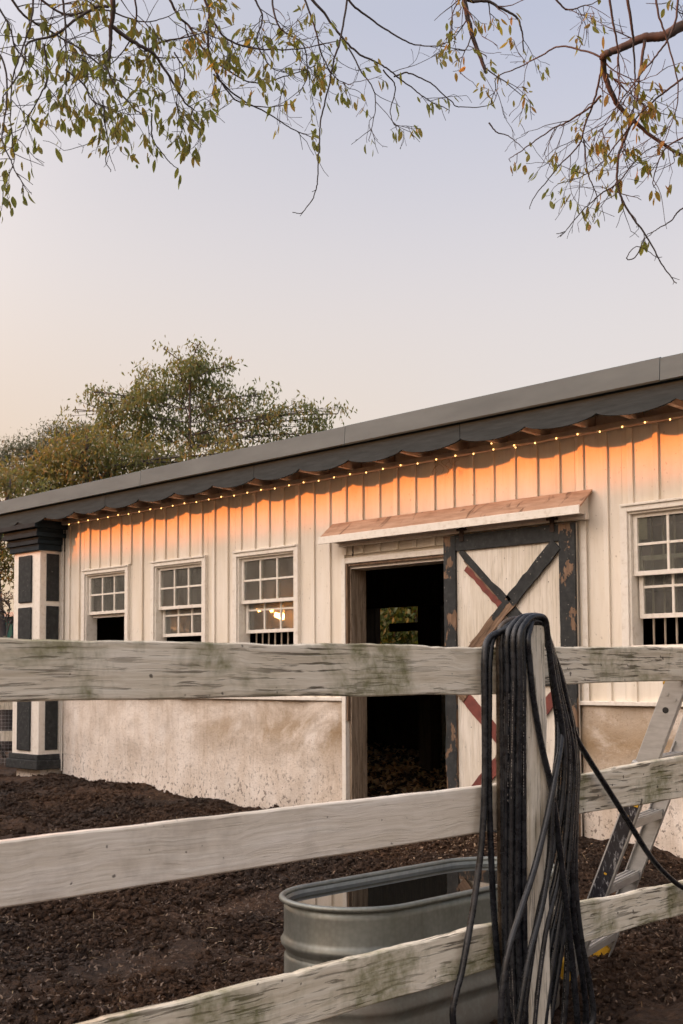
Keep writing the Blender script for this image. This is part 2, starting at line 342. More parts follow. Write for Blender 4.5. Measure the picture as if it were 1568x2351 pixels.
M['cream'] = m_plain('cream_rafter_paint', (.66, .58, .48), (.50, .42, .33), 9, .65)
M['roof_edge'] = m_plain('grey_roof_flashing', (.086, .140, .164), (.064, .106, .126), 3, .75, 0, .08, .12, (.5, 4, 2))
M['fascia'] = m_plain('charcoal_fascia_boards', (.032, .054, .067), (.021, .037, .046), 5, .9, 0, .35, .06, (1, 9, 9))
M['cornice'] = m_plain('slate_black_cornice', (.026, .040, .050), (.016, .026, .033), 6, .85, 0, .3, .06)
M['awning'] = m_hay(); M['hose'] = m_hose('black_rubber_hose', (.006, .0075, .010)); M['hose2'] = m_hose('faded_hose', (.013, .014, .016))
M['hoseb'] = m_hose('brown_muddy_hose', (.035, .025, .016))
M['alum'] = m_plain('brushed_aluminium', (.46, .455, .44), (.34, .335, .32), 12, .40, .35, .08, .5, (1, 1, 5))
M['yellow'] = m_plain('yellow_plastic', (.62, .36, .025), (.42, .23, .02), 20, .5)
M['blackp'] = m_plain('black_plastic', (.022, .022, .022), (.012, .012, .012), 20, .5)
M['iron'] = m_plain('rusty_iron', (.09, .055, .04), (.03, .022, .018), 20, .8, .3)
M['paper'] = m_plain('yellowed_paper', (.62, .56, .44), (.52, .46, .35), 10, .9)
M['bark'] = m_plain('grey_brown_bark', (.105, .090, .085), (.05, .042, .040), 14, .9, 0, .5, .2, (1, 1, .4))
M['straw'] = m_leaf('straw', [(.40, .30, .16), (.30, .21, .11), (.48, .38, .24)], .1)
M['chip'] = m_leaf('pale_wood_chips', [(.34, .23, .14), (.20, .12, .07), (.44, .33, .22), (.13, .08, .05)], .05)
M['soilchip'] = m_leaf('brown_bark_flakes', [(.07, .043, .028), (.12, .075, .047), (.04, .026, .018), (.20, .13, .08), (.06, .04, .026)], .0)
M['litter'] = m_leaf('brown_leaf_litter', [(.30, .18, .10), (.50, .31, .17), (.38, .30, .17), (.58, .34, .16), (.20, .14, .08)], .15)
M['leaf'] = m_leaf('olive_leaves', [(.18, .21, .065), (.13, .165, .055), (.21, .225, .07), (.15, .18, .07), (.27, .21, .075), (.18, .20, .06)], .6)
M['leaf2'] = m_leaf('yellowing_leaves', [(.18, .20, .065), (.20, .21, .065), (.15, .18, .06), (.19, .20, .06), (.32, .18, .06), (.18, .20, .06), (.22, .21, .065)], .6)
M['leaf_far'] = m_leaf('dull_green_leaves', [(.125, .165, .080), (.155, .19, .09), (.10, .135, .066), (.17, .175, .085)], .5)
M['leaf_autumn'] = m_leaf('autumn_leaves', [(.125, .15, .068), (.15, .155, .068), (.11, .14, .062), (.20, .155, .07), (.12, .15, .068)], .5)
M['needle'] = m_leaf('pine_needles', [(.065, .092, .062), (.085, .11, .07), (.05, .075, .05)], .35)
M['hedge'] = m_leaf('glossy_hedge_leaves', [(.06, .10, .03), (.09, .14, .045), (.04, .075, .025), (.14, .17, .06)], .4)
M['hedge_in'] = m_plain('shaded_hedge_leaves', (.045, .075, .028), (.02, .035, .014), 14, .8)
M['vine'] = m_leaf('purple_brown_twigs', [(.11, .08, .075), (.085, .075, .05), (.14, .11, .09), (.10, .11, .05)], .3)
M['teal'] = m_plain('teal_paint', (.045, .20, .17), (.03, .14, .12), 6, .6)
M['wire'] = m_plain('grey_wire', (.34, .32, .30), (.22, .21, .20), 20, .5, .5)
M['bulb'] = m_emit('warm_bulb', (1.0, .52, .16), .22)
M['lampg'] = m_emit('porch_lamp_glow', (1.0, .40, .09), 18.0)
M['house'] = m_plain('tan_clapboard_paint', (.30, .26, .20), (.24, .205, .16), 5, .7)
M['sticker'] = None
t = NT('black_ladder_label'); f1 = t.noise(t.coord((10, 10, 3)), 6, 5, .7, 1.2)
M['sticker'] = t.fin(t.ramp(f1, (.5, (.012, .012, .016)), (.57, (.04, .04, .05)), (.63, (.28, .28, .28))), .4)
t = NT('still_water'); t.p.inputs['Base Color'].default_value = (.012, .011, .009, 1); t.p.inputs['Roughness'].default_value = .015; t.p.inputs['IOR'].default_value = 1.33
t.p.inputs['Specular IOR Level'].default_value = 1.0
M['water'] = t.m
# ------------------------------------------------------------------ the ground
YW = 7.6                                                   # the barn's front wall
def ground_z(x, y):
    x = np.asarray(x, float); y = np.asarray(y, float)
    near = np.clip((y-4.2)/3.2, 0, 1); near = near*near*(3-2*near)
    prof = np.interp(x, [-30, -14.5, -12.6, -11.2, -9.9, -8.9, -7.5, -5.0, 0], [0, .10, .145, .125, .09, .035, .05, .065, .03])
    z = near*prof+(vnoise(x*.55+3, y*.55+9, 1)-.5)*.06
    fade = np.clip(1-np.maximum(np.maximum(x-1, -16-x), np.maximum(y-14, -1-y))/4, 0, 1)
    z = z+fade*((vnoise(x*2.6, y*2.6, 2)-.5)*.095+(vnoise(x*7+5, y*7, 3)-.5)*.035+(vnoise(x*15, y*15+7, 4)-.5)*.020+(vnoise(x*31, y*31+7, 6)-.5)*.014+(vnoise(x*55, y*55, 5)-.5)*.010)
    return z
def axis(*segs):
    out = []
    for a, b, st in segs: out.append(np.arange(a, b, st))
    return np.concatenate(out+[[segs[-1][1]]])
gx = axis((-420, -60, 40), (-60, -16, 3), (-16, -13.6, .2), (-13.6, -6.5, .026), (-6.5, -2.2, .018), (-2.2, 1, .15), (1, 20, 3), (20, 420, 50))
gy = axis((-420, -40, 40), (-40, -1, 3), (-1, 1.5, .2), (1.5, 7.75, .022), (7.75, 13.6, .06), (13.6, 30, 1.5), (30, 420, 40))
GX, GY = np.meshgrid(gx, gy, indexing='ij'); GZ = ground_z(GX, GY)
idx = np.arange(GX.size).reshape(GX.shape)
quads = np.stack([idx[:-1, :-1], idx[1:, :-1], idx[1:, 1:], idx[:-1, 1:]], -1).reshape(-1, 4)
tag(put('ground', npmesh('ground', np.stack([GX, GY, GZ], -1).reshape(-1, 3), quads, M['soil'], True)), kind='structure', label='dark crumbly soil of the paddock in front of the barn')

# loose crumbs of soil: lumps small and large
def lumps(n, xr, yr, rmin, rmax, seed):
    g = np.random.default_rng(seed)
    t = (1+5**.5)/2
    base = np.array([(-1,t,0),(1,t,0),(-1,-t,0),(1,-t,0),(0,-1,t),(0,1,t),(0,-1,-t),(0,1,-t),(t,0,-1),(t,0,1),(-t,0,-1),(-t,0,1)])/math.sqrt(1+t*t)
    fc = np.array([(0,11,5),(0,5,1),(0,1,7),(0,7,10),(0,10,11),(1,5,9),(5,11,4),(11,10,2),(10,7,6),(7,1,8),(3,9,4),(3,4,2),(3,2,6),(3,6,8),(3,8,9),(4,9,5),(2,4,11),(6,2,10),(8,6,7),(9,8,1)])
    x = g.uniform(*xr, n*2); y = g.uniform(*yr, n*2); k = np.argsort(vnoise(x*1.7, y*1.7, seed)*.8+vnoise(x*6, y*6, seed+1)*.8+g.random(n*2)*.7)[:n]; x, y = x[k], y[k]
    r = rmin*(rmax/rmin)**(g.random(n)**2.0)
    z = ground_z(x, y)+r*.15
    sc = r[:, None, None]*g.uniform(.65, 1.25, (n, 1, 3))*np.array([1, 1, .8]); V = base[None]*g.uniform(.15, 1.55, (n, 12, 1))*sc
    a = g.uniform(0, 6.28, n); ca, sa = np.cos(a)[:, None], np.sin(a)[:, None]
    V = np.stack([V[..., 0]*ca-V[..., 1]*sa, V[..., 0]*sa+V[..., 1]*ca, V[..., 2]], -1)+np.stack([x, y, z], -1)[:, None, :]
    Fc = (fc[None]+12*np.arange(n)[:, None, None]).reshape(-1, 3)
    return V.reshape(-1, 3), Fc
parts = [lumps(84000, (-6.2, -2.5), (1.6, 7.5), .0028, .026, 11), lumps(40000, (-13.4, -5.5), (3.2, 7.55), .006, .036, 12)]
V = np.concatenate([p[0] for p in parts]); Fc = np.concatenate([parts[0][1], parts[1][1]+len(parts[0][0])])
tag(put('soil_crumbs', npmesh('soil_crumbs', V, Fc, M['soil'])), 'loose dark brown crumbs and clods lying over the paddock soil', 'soil', kind='stuff')

def flakes(name, n, pos, l, w, mat, label, cat, flat=.5, seed=3, lift=.012):
    """thin bent slips: straw, chips, dead leaves"""
    g = np.random.default_rng(seed); P = pos(g, n); n = len(P)
    L = g.uniform(*l, n); W = g.uniform(*w, n); a = g.uniform(0, 6.28, n); tilt = g.normal(0, flat, n)
    d = np.stack([np.cos(a)*np.cos(tilt), np.sin(a)*np.cos(tilt), np.sin(tilt)], -1)
    s = np.stack([-np.sin(a), np.cos(a), g.normal(0, flat, n)], -1); s /= np.linalg.norm(s, axis=1)[:, None]
    nn = np.cross(d, s); P = P+np.array([0, 0, lift]); b = nn*(L*g.uniform(-.25, .25, n))[:, None]
    A = P-d*L[:, None]/2; B = P+d*L[:, None]/2
    V = np.stack([A-s*W[:, None]*.3, A+s*W[:, None]*.3, P-s*W[:, None]*.5+b, P+s*W[:, None]*.5+b, B-s*W[:, None]*.25, B+s*W[:, None]*.25], 1)
    q = np.array([(0, 1, 3, 2), (2, 3, 5, 4)]); Fc = (q[None]+6*np.arange(n)[:, None, None]).reshape(-1, 4)
    return tag(put(name, npmesh(name, V.reshape(-1, 3), Fc, mat)), label, cat, kind='stuff')
def scatter(xr, yr):
    def f(g, n):
        x = g.uniform(*xr, n); y = g.uniform(*yr, n); return np.stack([x, y, ground_z(x, y)], -1)
    return f
def patch(cx, cy, sx, sy):
    def f(g, n):
        x = g.normal(cx, sx, n); y = g.normal(cy, sy, n); k = (y < 7.45) & (x < -2.6); x, y = x[k], y[k]
        return np.stack([x, y, ground_z(x, y)], -1)
    return f
_pc = onZ(985, 1920, .05)
flakes('wood_chips', 2600, patch(_pc[0], _pc[1], .55, .5), (.012, .04), (.006, .016), M['chip'], 'pale wood chips spilled on the soil before the barn door', 'wood chips', .35, 5)
flakes('soil_chips', 22000, scatter((-9, -2.5), (1.8, 7.5)), (.008, .028), (.004, .012), M['soilchip'], 'small brown bark flakes mixed through the paddock soil', 'bark flakes', .6, 8)
flakes('straw_bits', 700, scatter((-11, -2.6), (2, 7.4)), (.03, .10), (.002, .004), M['straw'], 'thin straw bits strewn over the dark soil', 'straw', .25, 6)
flakes('leaf_litter', 7500, lambda g, n: (lambda x, y: np.stack([x, y, ground_z(x, y)+np.clip((y-8.2)/4, 0, 1)*.07*g.random(n)], -1))(g.uniform(-13, -4.6, n), g.uniform(7.75, 13.3, n)), (.04, .10), (.02, .05), M['litter'], 'brown dead leaves and shavings on the barn floor inside the doorway', 'leaf litter', .5, 7, .02)

# ------------------------------------------------------------------ the barn
barn = tag(empty('barn'), 'long low white board-and-batten barn with charcoal scalloped eaves and stained stucco base', 'barn')
XL, XR, YB = -12.54, -1.2, 13.6                            # wall's ends, back wall
ZS, ZT, ZLEDGE = 1.115, 3.30, 3.175                        # stucco top, wall top, the string-light board
WIN = [(-12.053, -11.096), (-10.664, -9.69), (-9.245, -8.264), (-4.73, -3.76)]   # outer casings
WZ0, WZ1 = 1.46, 2.585
DX0, DX1, DZ1 = -7.62, -5.16, 2.345                        # the door opening
holes = [(a+.055, b-.055, WZ0+.05, WZ1-.055) for a, b in WIN]+[(DX0, DX1, -1, DZ1)]

# sheathing with the openings left out
xs = sorted({XL, XR, *[h[0] for h in holes], *[h[1] for h in holes]})
mb = MB()
for a, b in zip(xs[:-1], xs[1:]):
    cut = [(h[2], h[3]) for h in holes if h[0] < (a+b)/2 < h[1]]; z = ZS
    for c0, c1 in sorted(cut):
        if c0 > z: mb.box((a, YW+.03, z), (b, YW+.11, c0))
        z = max(z, c1)
    mb.box((a, YW+.03, z), (b, YW+.11, ZT))
wall = mb.build('wall', M['siding'], barn); wall['label'] = 'white painted board-and-batten siding with orange evening light under the eaves'
SP, B0 = .2145, -4.42
solid = [(a+.002, b-.002, WZ0, WZ1) for a, b in WIN]+[(DX0-.05, DX1+.02, -1, DZ1+.085)]
def pieces(x0, x1, z0, z1):
    """the free vertical stretches of a strip x0..x1"""
    cut = sorted((h[2], h[3]) for h in solid if h[0] < x1-.004 and h[1] > x0+.004); z = z0; out = []
    for c0, c1 in cut:
        if c0-z > .03: out.append((z, c0))
        z = max(z, c1)
    if z1-z > .03: out.append((z, z1))
    return out
jit = random.Random(3)
edges = [XL+.06]+[B0+k*SP for k in range(-37, 16) if XL+.12 < B0+k*SP < XR-.05]+[XR]
for a, b in zip(edges[:-1], edges[1:]):                    # boards, split at the casings' sides so none runs through a window
    cuts = sorted({a, b, *[x for h in solid for x in h[:2] if a < x < b]})
    for c, d in zip(cuts[:-1], cuts[1:]):
        if d-c < .006: continue
        dy = jit.uniform(-.0025, .0025)
        for z0, z1 in pieces(c, d, ZS+.012, ZLEDGE):
            MB().box((c+.0015, YW+dy, z0), (d-.0015, YW+.028, z1)).build('board', M['siding'], wall)
for x in edges[1:-1]:
    w = .022+jit.uniform(-.002, .002)
    for z0, z1 in pieces(x-w-.012, x+w-.012, ZS+.012, ZLEDGE):
        MB().box((x-w-.012, YW-.021-jit.uniform(0, .002), z0), (x+w-.012, YW-.003, z1)).build('batten', M['siding'], wall, bevel=.0025)
MB().box((DX1+.02, YW-.05, ZS-.02), (XR, YW+.02, ZS+.012)).build('drip_cap', M['trim'], wall, bevel=.004)
MB().box((XL+.05, YW-.05, ZS-.021), (DX0-.051, YW+.02, ZS+.012)).build('drip_cap', M['trim'], wall, bevel=.004)

# the stucco base: a sheet with hollows and a rough corner at the doorway
def stucco(x0, x1, name='stucco_base'):
    nx = int((x1-x0)/.035); nz = 36; X = np.linspace(x0, x1, nx); Z = np.linspace(-.25, ZS-.022, nz); A, B = np.meshgrid(X, Z, indexing='ij')
    Y = YW-.015+(vnoise(A*3, B*3, 21)-.5)*.03+(vnoise(A*11, B*11, 22)-.5)*.010
    ed = np.minimum(np.abs(A-x0), np.abs(A-x1)); Y = Y+np.clip(.05-ed, 0, 1)*.9*vnoise(A*20, B*7, 23)
    V = np.stack([A, Y, B], -1).reshape(-1, 3); n = len(V); Vb = V.copy(); Vb[:, 1] = YW+.2
    i = np.arange(n).reshape(nx, nz)
    def q(a, b, c, d): return np.stack([a, b, c, d], -1).reshape(-1, 4)
    Fc = [q(i[:-1, :-1], i[1:, :-1], i[1:, 1:], i[:-1, 1:]), q(i[:-1, 1:]+n, i[1:, 1:]+n, i[1:, :-1]+n, i[:-1, :-1]+n),
          q(i[0, :-1], i[0, 1:], i[0, 1:]+n, i[0, :-1]+n), q(i[-1, 1:], i[-1, :-1], i[-1, :-1]+n, i[-1, 1:]+n), q(i[:-1, -1], i[1:, -1], i[1:, -1]+n, i[:-1, -1]+n)]
    return put(name, npmesh(name, np.concatenate([V, Vb]), np.concatenate(Fc), M['stucco'], True), barn)
stucco(XL+.02, DX0-.02)['label'] = 'mud-splashed stucco base under the three windows'
stucco(DX1+.03, XR)['label'] = 'stained stucco base behind the ladder'

# other walls, floorless inside
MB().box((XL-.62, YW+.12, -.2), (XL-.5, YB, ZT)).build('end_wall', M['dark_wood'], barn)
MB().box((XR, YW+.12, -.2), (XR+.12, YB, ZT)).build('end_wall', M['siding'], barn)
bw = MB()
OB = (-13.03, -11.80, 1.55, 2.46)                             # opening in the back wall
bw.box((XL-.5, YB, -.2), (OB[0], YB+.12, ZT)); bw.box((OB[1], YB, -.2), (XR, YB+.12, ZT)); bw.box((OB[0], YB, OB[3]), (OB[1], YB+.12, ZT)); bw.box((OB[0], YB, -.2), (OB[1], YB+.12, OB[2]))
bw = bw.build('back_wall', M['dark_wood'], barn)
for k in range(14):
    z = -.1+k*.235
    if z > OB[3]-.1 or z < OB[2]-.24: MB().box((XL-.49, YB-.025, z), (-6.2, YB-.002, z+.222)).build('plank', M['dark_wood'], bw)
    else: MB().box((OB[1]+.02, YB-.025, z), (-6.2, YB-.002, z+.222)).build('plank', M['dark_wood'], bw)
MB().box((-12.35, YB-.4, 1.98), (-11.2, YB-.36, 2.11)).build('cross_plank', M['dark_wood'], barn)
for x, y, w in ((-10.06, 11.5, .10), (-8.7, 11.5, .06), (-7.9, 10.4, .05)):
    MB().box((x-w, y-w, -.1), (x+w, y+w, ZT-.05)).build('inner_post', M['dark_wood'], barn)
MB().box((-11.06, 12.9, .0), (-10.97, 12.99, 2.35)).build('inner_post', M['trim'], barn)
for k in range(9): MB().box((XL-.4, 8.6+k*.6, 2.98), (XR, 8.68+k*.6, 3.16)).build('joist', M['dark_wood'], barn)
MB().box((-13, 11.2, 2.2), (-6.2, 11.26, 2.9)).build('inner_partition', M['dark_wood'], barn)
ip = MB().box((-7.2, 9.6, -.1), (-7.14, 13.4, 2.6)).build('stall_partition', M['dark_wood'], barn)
for k in range(4): MB().box((-7.139, 9.62, .62+.14*k), (-7.10, 9.75, .66+.14*k)).build('steel_cleat', M['galv'], ip)

# windows
def casing(x0, x1, z0, z1, w, y0, y1):
    return MB().box((x0, y0, z0), (x0+w, y1, z1)).box((x1-w, y0, z0), (x1, y1, z1)).box((x0+w, y0, z1-w), (x1-w, y1, z1)).box((x0+w, y0, z0), (x1-w, y1, z0+w))
def sash(win, x0, x1, z0, z1, y, cols, rows, name):
    w, mu = .034, .0095
    s = casing(x0, x1, z0, z1, w, y-.016, y+.016)
    cx = [x0+w+(x1-x0-2*w)*i/cols for i in range(cols+1)]; cz = [z0+w+(z1-z0-2*w)*i/rows for i in range(rows+1)]
    for x in cx[1:-1]: s.box((x-mu, y-.011, z0+w), (x+mu, y+.011, z1-w))
    for z in cz[1:-1]: s.box((x0+w, y-.010, z-mu), (x1-w, y+.010, z+mu))
    s.build(name, M['trim'], win, bevel=.002)
    for i in range(cols):
        for j in range(rows):
            MB().box((cx[i]+mu*.6, y-.002, cz[j]+mu*.6), (cx[i+1]-mu*.6, y+.002, cz[j+1]-mu*.6)).build('pane', M['glass'], win)
def window(x0, x1, low, bars, label, paper=None):
    w = casing(x0, x1, WZ0, WZ1, .062, YW-.040, YW+.01)
    w.box((x0+.018, YW-.054, WZ1-.022), (x1-.018, YW-.041, WZ1-.004))
    w = w.build('window', M['trim'], barn, bevel=.004); w['label'] = label
    a, b = x0+.062, x1-.062; zt = WZ1-.062; zm = 2.048
    casing(a, b, WZ0+.062, zt, .016, YW-.018, YW+.13).build('reveal', M['trim'], w)
    sash(w, a+.018, b-.018, zm, zt-.012, YW+.030, 3, 2, 'upper_sash')
    hs = zt-.012-zm
    sash(w, a+.030, b-.030, low, low+hs, YW+.080, 3, 2, 'lower_sash')
    if bars:
        n = 9
        for i in range(1, n): x = a+(b-a)*i/n; MB().tube([(x, YW+.15, WZ0+.05), (x, YW+.15, WZ1-.08)], .0085, 8).build('bar', M['cream'], w, True)
    if paper:
        px0, px1, pz0, pz1 = paper; MB().box((px0, YW+.036, pz0), (px1, YW+.039, pz1)).build('paper_notice', M['paper'], w)
    return w
window(*WIN[0], 2.012, False, 'half-raised window nearest the pilaster')
window(*WIN[1], 1.752, False, 'middle window of the three left of the door')
window(*WIN[2], 1.752, True, 'barred window next to the doorway reflecting orange lamps', (-9.145, -9.06, 2.30, 2.50))
window(*WIN[3], 1.735, True, 'barred window behind the ladder side of the barn', (-4.62, -4.545, 2.315, 2.475))

# door frame and sliding door
fr = MB().box((DX0-.05, YW-.045, .0), (DX0, YW+.012, DZ1+.05)).box((DX0, YW-.043, DZ1), (DX1+.02, YW+.012, DZ1+.05)).build('door_frame', M['trim'], barn, bevel=.004)
MB().box((DX0+.001, YW-.035, ZS-.2), (DX0+.022, YW+.0, DZ1-.002)).build('door_stop', M['bare'], fr)
MB().box((DX0+.002, YW+.002, -.1), (DX0+.03, YW+.205, DZ1-.03)).build('jamb', M['jamb'], fr, bevel=.004)
MB().box((DX0+.03, YW+.002, DZ1-.05), (DX1+.02, YW+.205, DZ1-.002)).build('jamb', M['trim'], fr, bevel=.004)
MB().box((DX0+.03, YW-.028, DZ1-.024), (DX1, YW+.0, DZ1-.003)).build('door_stop', M['bare'], fr)
MB().box((DX0-.05, YW-.075, DZ1+.155), (-5.0, YW-.030, DZ1+.20)).build('sliding_track', M['trim'], fr, bevel=.003)
MB().tube(smooth_path([(-7.50, YW-.055, 2.50), (-7.50, YW-.06, 2.46), (-7.485, YW-.07, 2.43), (-7.50, YW-.06, 2.41), (-7.515, YW-.05, 2.43)], 5), .006, 6).build('hook', M['iron'], fr, True)

PX0, PX1, PZ0, PZ1, YD = -6.394, -5.092, .075, 2.487, YW-.07
door = MB().box((PX0+.01, YD, PZ0), (PX1-.01, YD+.03, PZ1-.01)).build('sliding_door', M['door_white'], barn)
door['label'] = 'white sliding door with flaking charcoal frame and crossed braces'
def ragged(x0, x1, z0, z1, y0, y1, seed, amp=.012, n=40, side='both'):
    """a board whose long edges have splintered"""
    g = np.random.default_rng(seed); zs = np.linspace(z0, z1, n)
    k = np.clip((z1-zs)/(z1-z0)*1.5-.35, 0, 1)
    l = x0+np.abs(vnoise(zs*9, zs*0+seed, seed)-.35)*amp*2*k; r = x1-np.abs(vnoise(zs*9, zs*0+seed+5, seed+1)-.35)*amp*2*k
    poly = [(a, y0, b) for a, b in zip(l, zs)]+[(a, y0, b) for a, b in zip(r[::-1], zs[::-1])]
    m = MB(); nn = len(poly); m.v = poly+[(p[0], y1, p[2]) for p in poly]
    for i in range(n-1):
        j = nn-1-i; m.f += [(i, j, j-1, i+1), (nn+i+1, nn+j-1, nn+j, nn+i)]
    for i in range(nn): k2 = (i+1) % nn; m.f.append((i, k2, nn+k2, nn+i) if False else (k2, i, nn+i, nn+k2))
    return m
fy = YD-.024
for x0, x1, sd in ((PX0, PX0+.125, 31), (PX1-.145, PX1, 33)):
    ragged(x0, x1, PZ0, PZ1-.004, fy, YD-.001, sd, .022).build('door_stile', M['charf'], door)
    MB().box((x0+.004, fy+.007, PZ0+.004), (x1-.004, YD+.002, 1.75)).build('bare_edge', M['bare'], door)   # the wood the paint has left
for z0, z1, m in ((PZ1-.135, PZ1-.003, 'char'), (1.24, 1.38, 'charf'), (PZ0, PZ0+.16, 'charf')):
    MB().box((PX0+.127, fy+.002, z0), (PX1-.147, YD-.001, z1)).build('door_rail', M[m], door, bevel=.003)
def brace(a, b, w, mat, y0, th=.020, t0=0., t1=1., off=0.):
    """a diagonal board from a to b (x, z); t0..t1 of its length, shifted sideways by off"""
    a = np.array([a[0], 0, a[1]]); b = np.array([b[0], 0, b[1]]); d = b-a; L = np.linalg.norm(d); d /= L; s = np.array([-d[2], 0, d[0]])
    g = np.random.default_rng(int(abs(a[0]*977+b[2]*131+t0*17+off*999))); n = 14; T = np.linspace(t0, t1, n)*L
    p = []
    e0 = g.normal(0, .004, n); e1 = g.normal(0, .004, n)
    loc = [(-w/2+e0[i], T[i]-L/2) for i in range(n)]+[(w/2+e1[i], T[i]-L/2) for i in range(n-1, -1, -1)]
    m = MB(); m.prism([(u, 0, v) for u, v in loc], (0, -th, 0))
    o = m.build('brace', mat, door)
    c = (a+b)/2+s*off; ang = math.atan2(d[0], d[2])
    o.location = (c[0], y0, c[2]); o.rotation_euler = (0, ang, 0)
    return o
ux0, ux1 = PX0+.125, PX1-.145
U = [(ux0+.03, 2.33), (ux1-.02, 1.40), (ux1-.02, 2.33), (ux0+.03, 1.40)]
brace(U[0], U[1], .055, M['char'], YD-.0008, .016, 0, 1, .026); brace(U[0], U[1], .062, M['red'], YD-.001, .008, .10, .52, -.032)
brace(U[0], U[1], .022, M['bare'], YD-.0009, .013, .06, .42, -.004)
brace(U[0], U[1], .055, M['charf'], YD-.0009, .015, .52, .98, -.026)
brace(U[2], U[3], .11, M['char'], YD-.017, .014, 0, .46); brace(U[2], U[3], .10, M['bare'], YD-.018, .011, .40, 1)
brace(U[2], U[3], .05, M['charf'], YD-.017, .014, .44, .62, -.03)
Lw = [(ux0+.02, 1.20), (ux1-.02, .27), (ux1-.02, 1.20), (ux0+.03, .25)]
brace(Lw[0], Lw[1], .10, M['red'], YD-.001, .011, .03, 1); brace(Lw[0], Lw[1], .085, M['bare'], YD-.002, .016, .0, .07)
brace(Lw[2], Lw[3], .10, M['red'], YD-.013, .011, 0, .9); brace(Lw[2], Lw[3], .09, M['bare'], YD-.014, .013, .28, .6)
for x in (PX0+.2, PX1-.2): 
    h = MB().box((x-.02, YD-.032, PZ1-.06), (x+.02, YD-.025, PZ1+.055)).box((x-.05, YD-.034, PZ1+.03), (x+.05, YD-.020, PZ1+.05)); h.build('hanger', M['iron'], door)
MB().box((-5.075, YW-.030, ZS), (-5.03, YW-.0235, 2.60)).build('corner_trim', M['trim'], barn)

# awning over the doorway
aw = MB().prism([(-7.80, YW-.024, 2.730), (-7.80, YW-.20, 2.585), (-7.80, YW-.20, 2.570), (-7.80, YW-.024, 2.712)], (2.83, 0, 0)).build('awning', M['awning'], barn)
aw['label'] = 'narrow slanted awning of stained wood over the barn door'
MB().box((-7.80, YW-.214, 2.525), (-4.965, YW-.2005, 2.592)).build('awning_edge', M['trim'], aw, bevel=.003)
for x in (-7.7, -6.4, -5.05): MB().prism([(x, YW-.023, 2.690), (x, YW-.195, 2.566), (x, YW-.195, 2.545), (x, YW-.023, 2.53)], (.04, 0, 0)).build('bracket', M['trim'], aw)

# roof: deck, rafters, scalloped fascia, metal edge
roof = MB().prism([(-13.9, 7.135, 3.44), (-13.9, YB+.4, 3.20), (-13.9, YB+.4, 3.30), (-13.9, 7.135, 3.475)], (13.2, 0, 0)).build('roof', M['roof_edge'], barn)
MB().prism([(-13.9, 7.172, 3.330), (-13.9, YW+.1, 3.322), (-13.9, YW+.1, 3.342), (-13.9, 7.172, 3.350)], (13.2, 0, 0)).build('soffit', M['soffit'], roof)
YF = 7.15
for k in range(-34, 10):
    x = -4.98+k*.417
    if -13.7 < x < -1.0:
        w = .021; MB().prism([(x-w, 7.172, 3.205), (x-w, YW+.02, 3.188), (x-w, YW+.02, 3.318), (x-w, 7.172, 3.327)], (2*w, 0, 0)).build('rafter', M['cream'], roof)
CU = [-5.907+.6285*k for k in range(-14, 8)]
def cusp(i): return -5.907+.6285*i
for b in range(-3, 2):                                     # one fascia board carries four scallops
    pts = []
    for s in range(4):
        x0 = cusp(b*4+s); 
        for t in np.linspace(0, 1, 16, endpoint=False):
            pts.append((x0+.6285*t, YF, 3.190-.048*math.sin(math.pi*t)**.75+(.004 if t == 0 else 0)))
    xe = cusp(b*4+4); pts.append((xe-.004, YF, 3.19)); pts[0] = (pts[0][0]+.002, YF, pts[0][2])
    n = len(pts); m = MB(); z1 = 3.345; yb = YF+.02
    m.v = pts+[(p[0], YF, z1) for p in pts]+[(p[0], yb, p[2]) for p in pts]+[(p[0], yb, z1) for p in pts]
    for i in range(n-1):
        m.f += [(i, i+1, n+i+1, n+i), (2*n+i+1, 2*n+i, 3*n+i, 3*n+i+1), (i+1, i, 2*n+i, 2*n+i+1), (n+i, n+i+1, 3*n+i+1, 3*n+i)]
    m.f += [(0, n, 3*n, 2*n), (n-1, 2*n+n-1, 3*n+n-1, n+n-1)]
    m.build('fascia_board', M['fascia'], roof)
for k, (a, b) in enumerate(((-13.9, -13.26), (-13.255, -10.21), (-10.205, -7.16), (-7.155, -4.11), (-4.105, -.7))):
    dz = (.004, -.003, .0, .003, -.002)[k]
    m = MB().prism([(a, 7.112, 3.318), (a, 7.100, 3.326+dz), (a, 7.112, 3.482+dz), (a, 7.134, 3.490+dz), (a, 7.134, 3.318)], (b-a, 0, 0)); m.build('roof_edging', M['roof_edge'], roof)
ld = MB().box((XL+.0, YW-.085, 3.150), (XR, YW-.026, ZLEDGE+.018)).build('light_board', M['cream'], barn, bevel=.003)

